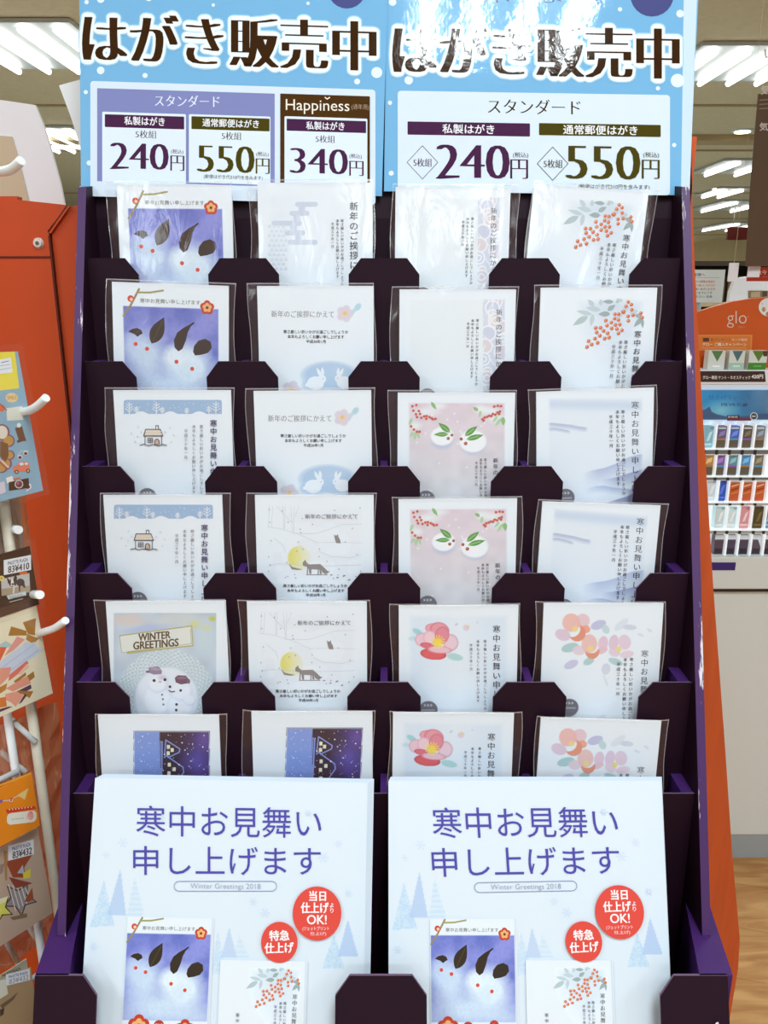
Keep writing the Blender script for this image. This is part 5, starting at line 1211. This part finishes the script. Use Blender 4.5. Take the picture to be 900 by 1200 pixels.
# things farther back
NY = 2.6
def flatsign(name, x0, y0, x1, y1, Y, th, base, painter, label, cat, zoom):
    p, q = at(x0, y0, Y), at(x1, y1, Y); M = Matrix.Translation(((p.x+q.x)/2, Y, q.z))
    a = Art(M, zoom); a.sheet(q.x-p.x, p.z-q.z, th, base); painter(a)
    r = empty(name, M, label, cat); link('sign_face', a.mesh('sign_face'), r)
    return r, M, q.x-p.x, p.z-q.z
def post(r, M, x, r_, m, y=.02):
    bm = bmesh.new(); tube(bm, [(x, y, -M.translation.z), (x, y, .02)], r_, 10); bm_obj('post', bm, m, r)
def pn(a):
    a.text('お客様へ', 60, 150, 196, 178, (90, 84, 80), 'b'); a.line([(110, 190), (322, 190)], 3, (150, 150, 150))
    for i, (t, c) in enumerate([('只今の時間は商品を', (206, 96, 60)), ('お取り扱いしております', (214, 110, 60)), ('お買いあげいただき', (150, 110, 60)), ('レジまでどうぞ', (96, 96, 90)), ('ください 店長', (90, 88, 86))]): a.text(t, 90, 214+i*33, 284 if i < 3 else 260, 236+i*33, c, 'b')
r_, M, w, h = flatsign('notice_board', 800, 316, 846, 354.5, NY, .006, (216, 222, 218), pn, 'white notice board with orange and grey writing, beyond the orange wing', 'notice board', (800, 300, 7.5)); post(r_, M, 0, .01, 'plinth_grey')
def pw(a): a.poly([(575, 305), (750, 305), (750, 372), (575, 372)], (140, 120, 90)); a.poly([(600, 320), (680, 312), (680, 360), (600, 365)], (190, 170, 130)); a.poly([(700, 310), (745, 310), (745, 350), (700, 360)], (90, 66, 44))
p0 = [(854, 356), (856, 342), (860, 331), (866, 326), (876, 324), (935, 324), (935, 356)]
SCY = 2.42
MW = Matrix.Translation((at(895, 356, SCY).x, SCY, at(895, 356, SCY).z))
r_ = empty('counter_screen', MW, 'white screen with a rounded corner behind the orange stand', 'screen')
bm = bmesh.new(); prism(bm, [MW.inverted() @ at(x, y, SCY) for x, y in p0]+[], (0, .02, 0)); bm_obj('panel', bm, 'white_board', r_)
bm = bmesh.new(); box(bm, -.08, .1, .002, .018, -MW.translation.z, -.0005); bm_obj('stem', bm, 'white_board', r_)
a = Art(Matrix.Translation(MW.translation+Vector((0, -.001, 0))), (800, 300, 7.5)); pw(a); o = link('window_picture', a.mesh('window_picture')); o.matrix_world = Matrix.Translation(MW.translation+Vector((0, -.001, 0))); under(o, r_)
def pr_(a): a.text('R今', 668, 122, 740, 165, (246, 230, 222), 'b'); a.line([(700, 184), (745, 180)], 4, (236, 150, 130))
r_, M, w, h = flatsign('red_sign', 878, 313, 930, 329.5, 2.10, .008, (206, 66, 40), pr_, 'red sign with white lettering above the white screen at the right edge', 'sign', (800, 300, 7.5))
for sx in (-.4, .4): bm = bmesh.new(); tube(bm, [(sx*w, .004, h-.002), (sx*w, .004, CEIL-M.translation.z)], .0012, 6); bm_obj('string', bm, 'cream_paint', r_)
def pb(a):
    a.text('い', 470-8, 230, 500, 275, (226, 222, 214), 'b')
    for i, (x, y, s) in enumerate([(446, 400, 46), (440, 575, 40)]): a.text('気気'[i], x, y, x+s, y+s*.95, (222, 214, 204), 'b')
    for y in (470, 490, 510): a.line([(440, y), (520, y-6)], 5, (150, 128, 104))
BYY = 2.0
bpts = [(889, 110), (960, 110), (960, 312), (874, 312), (880, 215)]
MB_ = Matrix.Translation((at(900, 312, BYY).x, BYY, at(900, 312, BYY).z))
r_ = empty('hanging_banner', MB_, 'brown hanging banner with white lettering at the right edge', 'banner')
bm = bmesh.new(); prism(bm, [MB_.inverted() @ at(x, y, BYY) for x, y in bpts], (0, .004, 0)); bm_obj('banner_cloth', bm, 'brown_banner', r_)
a = Art(Matrix.Translation(MB_.translation+Vector((0, -.001, 0))), (780, 0, 4)); pb(a)
a.text('い', 468, 232, 500, 272, (226, 222, 214), 'b'); o = link('lettering', a.mesh('lettering')); o.matrix_world = Matrix.Translation(MB_.translation+Vector((0, -.001, 0))); under(o, r_)
bm = bmesh.new(); tz = at(900, 110, BYY).z-MB_.translation.z
tube(bm, [(.03, .002, tz-.002), (.03, .002, CEIL-MB_.translation.z)], .002, 6); tube(bm, [(.1, .002, tz-.002), (.1, .002, CEIL-MB_.translation.z)], .002, 6); bm_obj('cord', bm, 'white_paint', r_)
# shelving with dark goods
SY = 4.4
sh = empty('shelving_unit', Matrix.Translation((2.0, SY, 0)), 'dark shelving full of goods at the back, behind the notice board', 'shelving')
x0_, x1_ = at(790, 320, SY).x, at(960, 320, SY).x+.4; ztp = at(850, 304, SY).z
bm = bmesh.new(); box(bm, x0_, x1_, SY+.28, SY+.3, 0, ztp); under(bm_obj('back', bm, 'dark_shelf'), sh)
for s_ in range(8):
    z = ztp-.02-s_*.21
    bm = bmesh.new(); box(bm, x0_, x1_, SY, SY+.279, z-.012, z+.012); under(bm_obj('shelf', bm, 'shop_wall' if s_ == 1 else 'dark_shelf'), sh)
for xx in (x0_, x1_):
    bm = bmesh.new(); box(bm, xx-.02, xx, SY-.002, SY+.3, 0, ztp+.02); under(bm_obj('side', bm, 'dark_shelf'), sh)
gmats = ['shelf_goods', 'dark_shelf', 'beige_print', 'brown_banner', 'shelf_goods', 'dark_crease', 'plinth_grey']
for s_ in range(1, 5):
    x = x0_+.03; zz = ztp-.02-s_*.21+.0122
    while x < x1_-.12:
        w = rnd.uniform(.06, .1); hgt = rnd.uniform(.10, .16)
        M = Matrix.Translation((x+w/2, SY+.02, zz))
        bm = bmesh.new(); box(bm, -w/2, w/2, 0, .15, 0, hgt, bev=.004)
        vis = s_ < 3 and x < at(905, 320, SY).x
        o = bm_obj('packaged_goods', bm, rnd.choice(gmats)); o.matrix_world = M
        tag(o, 'small dark packet on the far shelving behind the notice board', 'packet', 'packets on the far shelving')
        x += w+rnd.uniform(.005, .03)
for (x0, y0, x1, y1, t) in [(855, 308, 864, 330, 'small white hanging card over the far shelving, left of the red sign'), (878, 306, 890, 325, 'small white tag hanging in front of the red sign')]:
    Yt = 2.02
    p, q = at(x0, y0, Yt), at(x1, y1, Yt); M = Matrix.Translation(((p.x+q.x)/2, Yt, q.z))
    r_ = empty('price_tag', M, t, 'tag')
    bm = bmesh.new(); box(bm, -(q.x-p.x)/2, (q.x-p.x)/2, 0, .003, 0, p.z-q.z, bev=.0008); bm_obj('tag_card', bm, 'white_board', r_)
    bm = bmesh.new(); tube(bm, [(0, .0015, p.z-q.z-.002), (0, .0015, CEIL-M.translation.z)], .0004, 6); bm_obj('string', bm, 'cream_paint', r_)
p, q = at(846, 282, 14), at(888, 290, 14)
r_ = empty('hanging_sign', Matrix.Translation(((p.x+q.x)/2, 14, q.z)), 'dark red sign hanging from the ceiling far back in the shop', 'sign')
p, q = at(854, 266, 14), at(892, 281, 14)
M = Matrix.Translation(((p.x+q.x)/2, 14, q.z)); r_.matrix_world = M
bm = bmesh.new(); box(bm, -(q.x-p.x)/2, (q.x-p.x)/2, 0, .06, 0, p.z-q.z, bev=.005); bm_obj('sign_box', bm, 'maroon', r_)
bm = bmesh.new()
for sx in (-.2, .2): tube(bm, [(sx, .03, p.z-q.z-.002), (sx, .03, CEIL-q.z)], .006, 6)
bm_obj('hanger', bm, 'cream_paint', r_)

# housings of the lights above and behind the viewer
for (fx, fy), w in zip(NEAR_FIXTURES, ['above the viewer', 'left of the one above the viewer', 'right of the one above the viewer', 'behind the viewer', 'behind the viewer to the left', 'behind the viewer to the right']):
    r_ = empty('ceiling_light', Matrix.Translation((fx, fy, CEIL-.002)), 'fluorescent ceiling light '+w, 'ceiling light', 'fluorescent ceiling lights')
    bm = bmesh.new(); box(bm, -.36, .36, -.66, .66, -.02, 0, bev=.003); bm_obj('housing', bm, 'fixture_white', r_)

bpy.data.objects.remove(FOB); bpy.data.curves.remove(FONT)
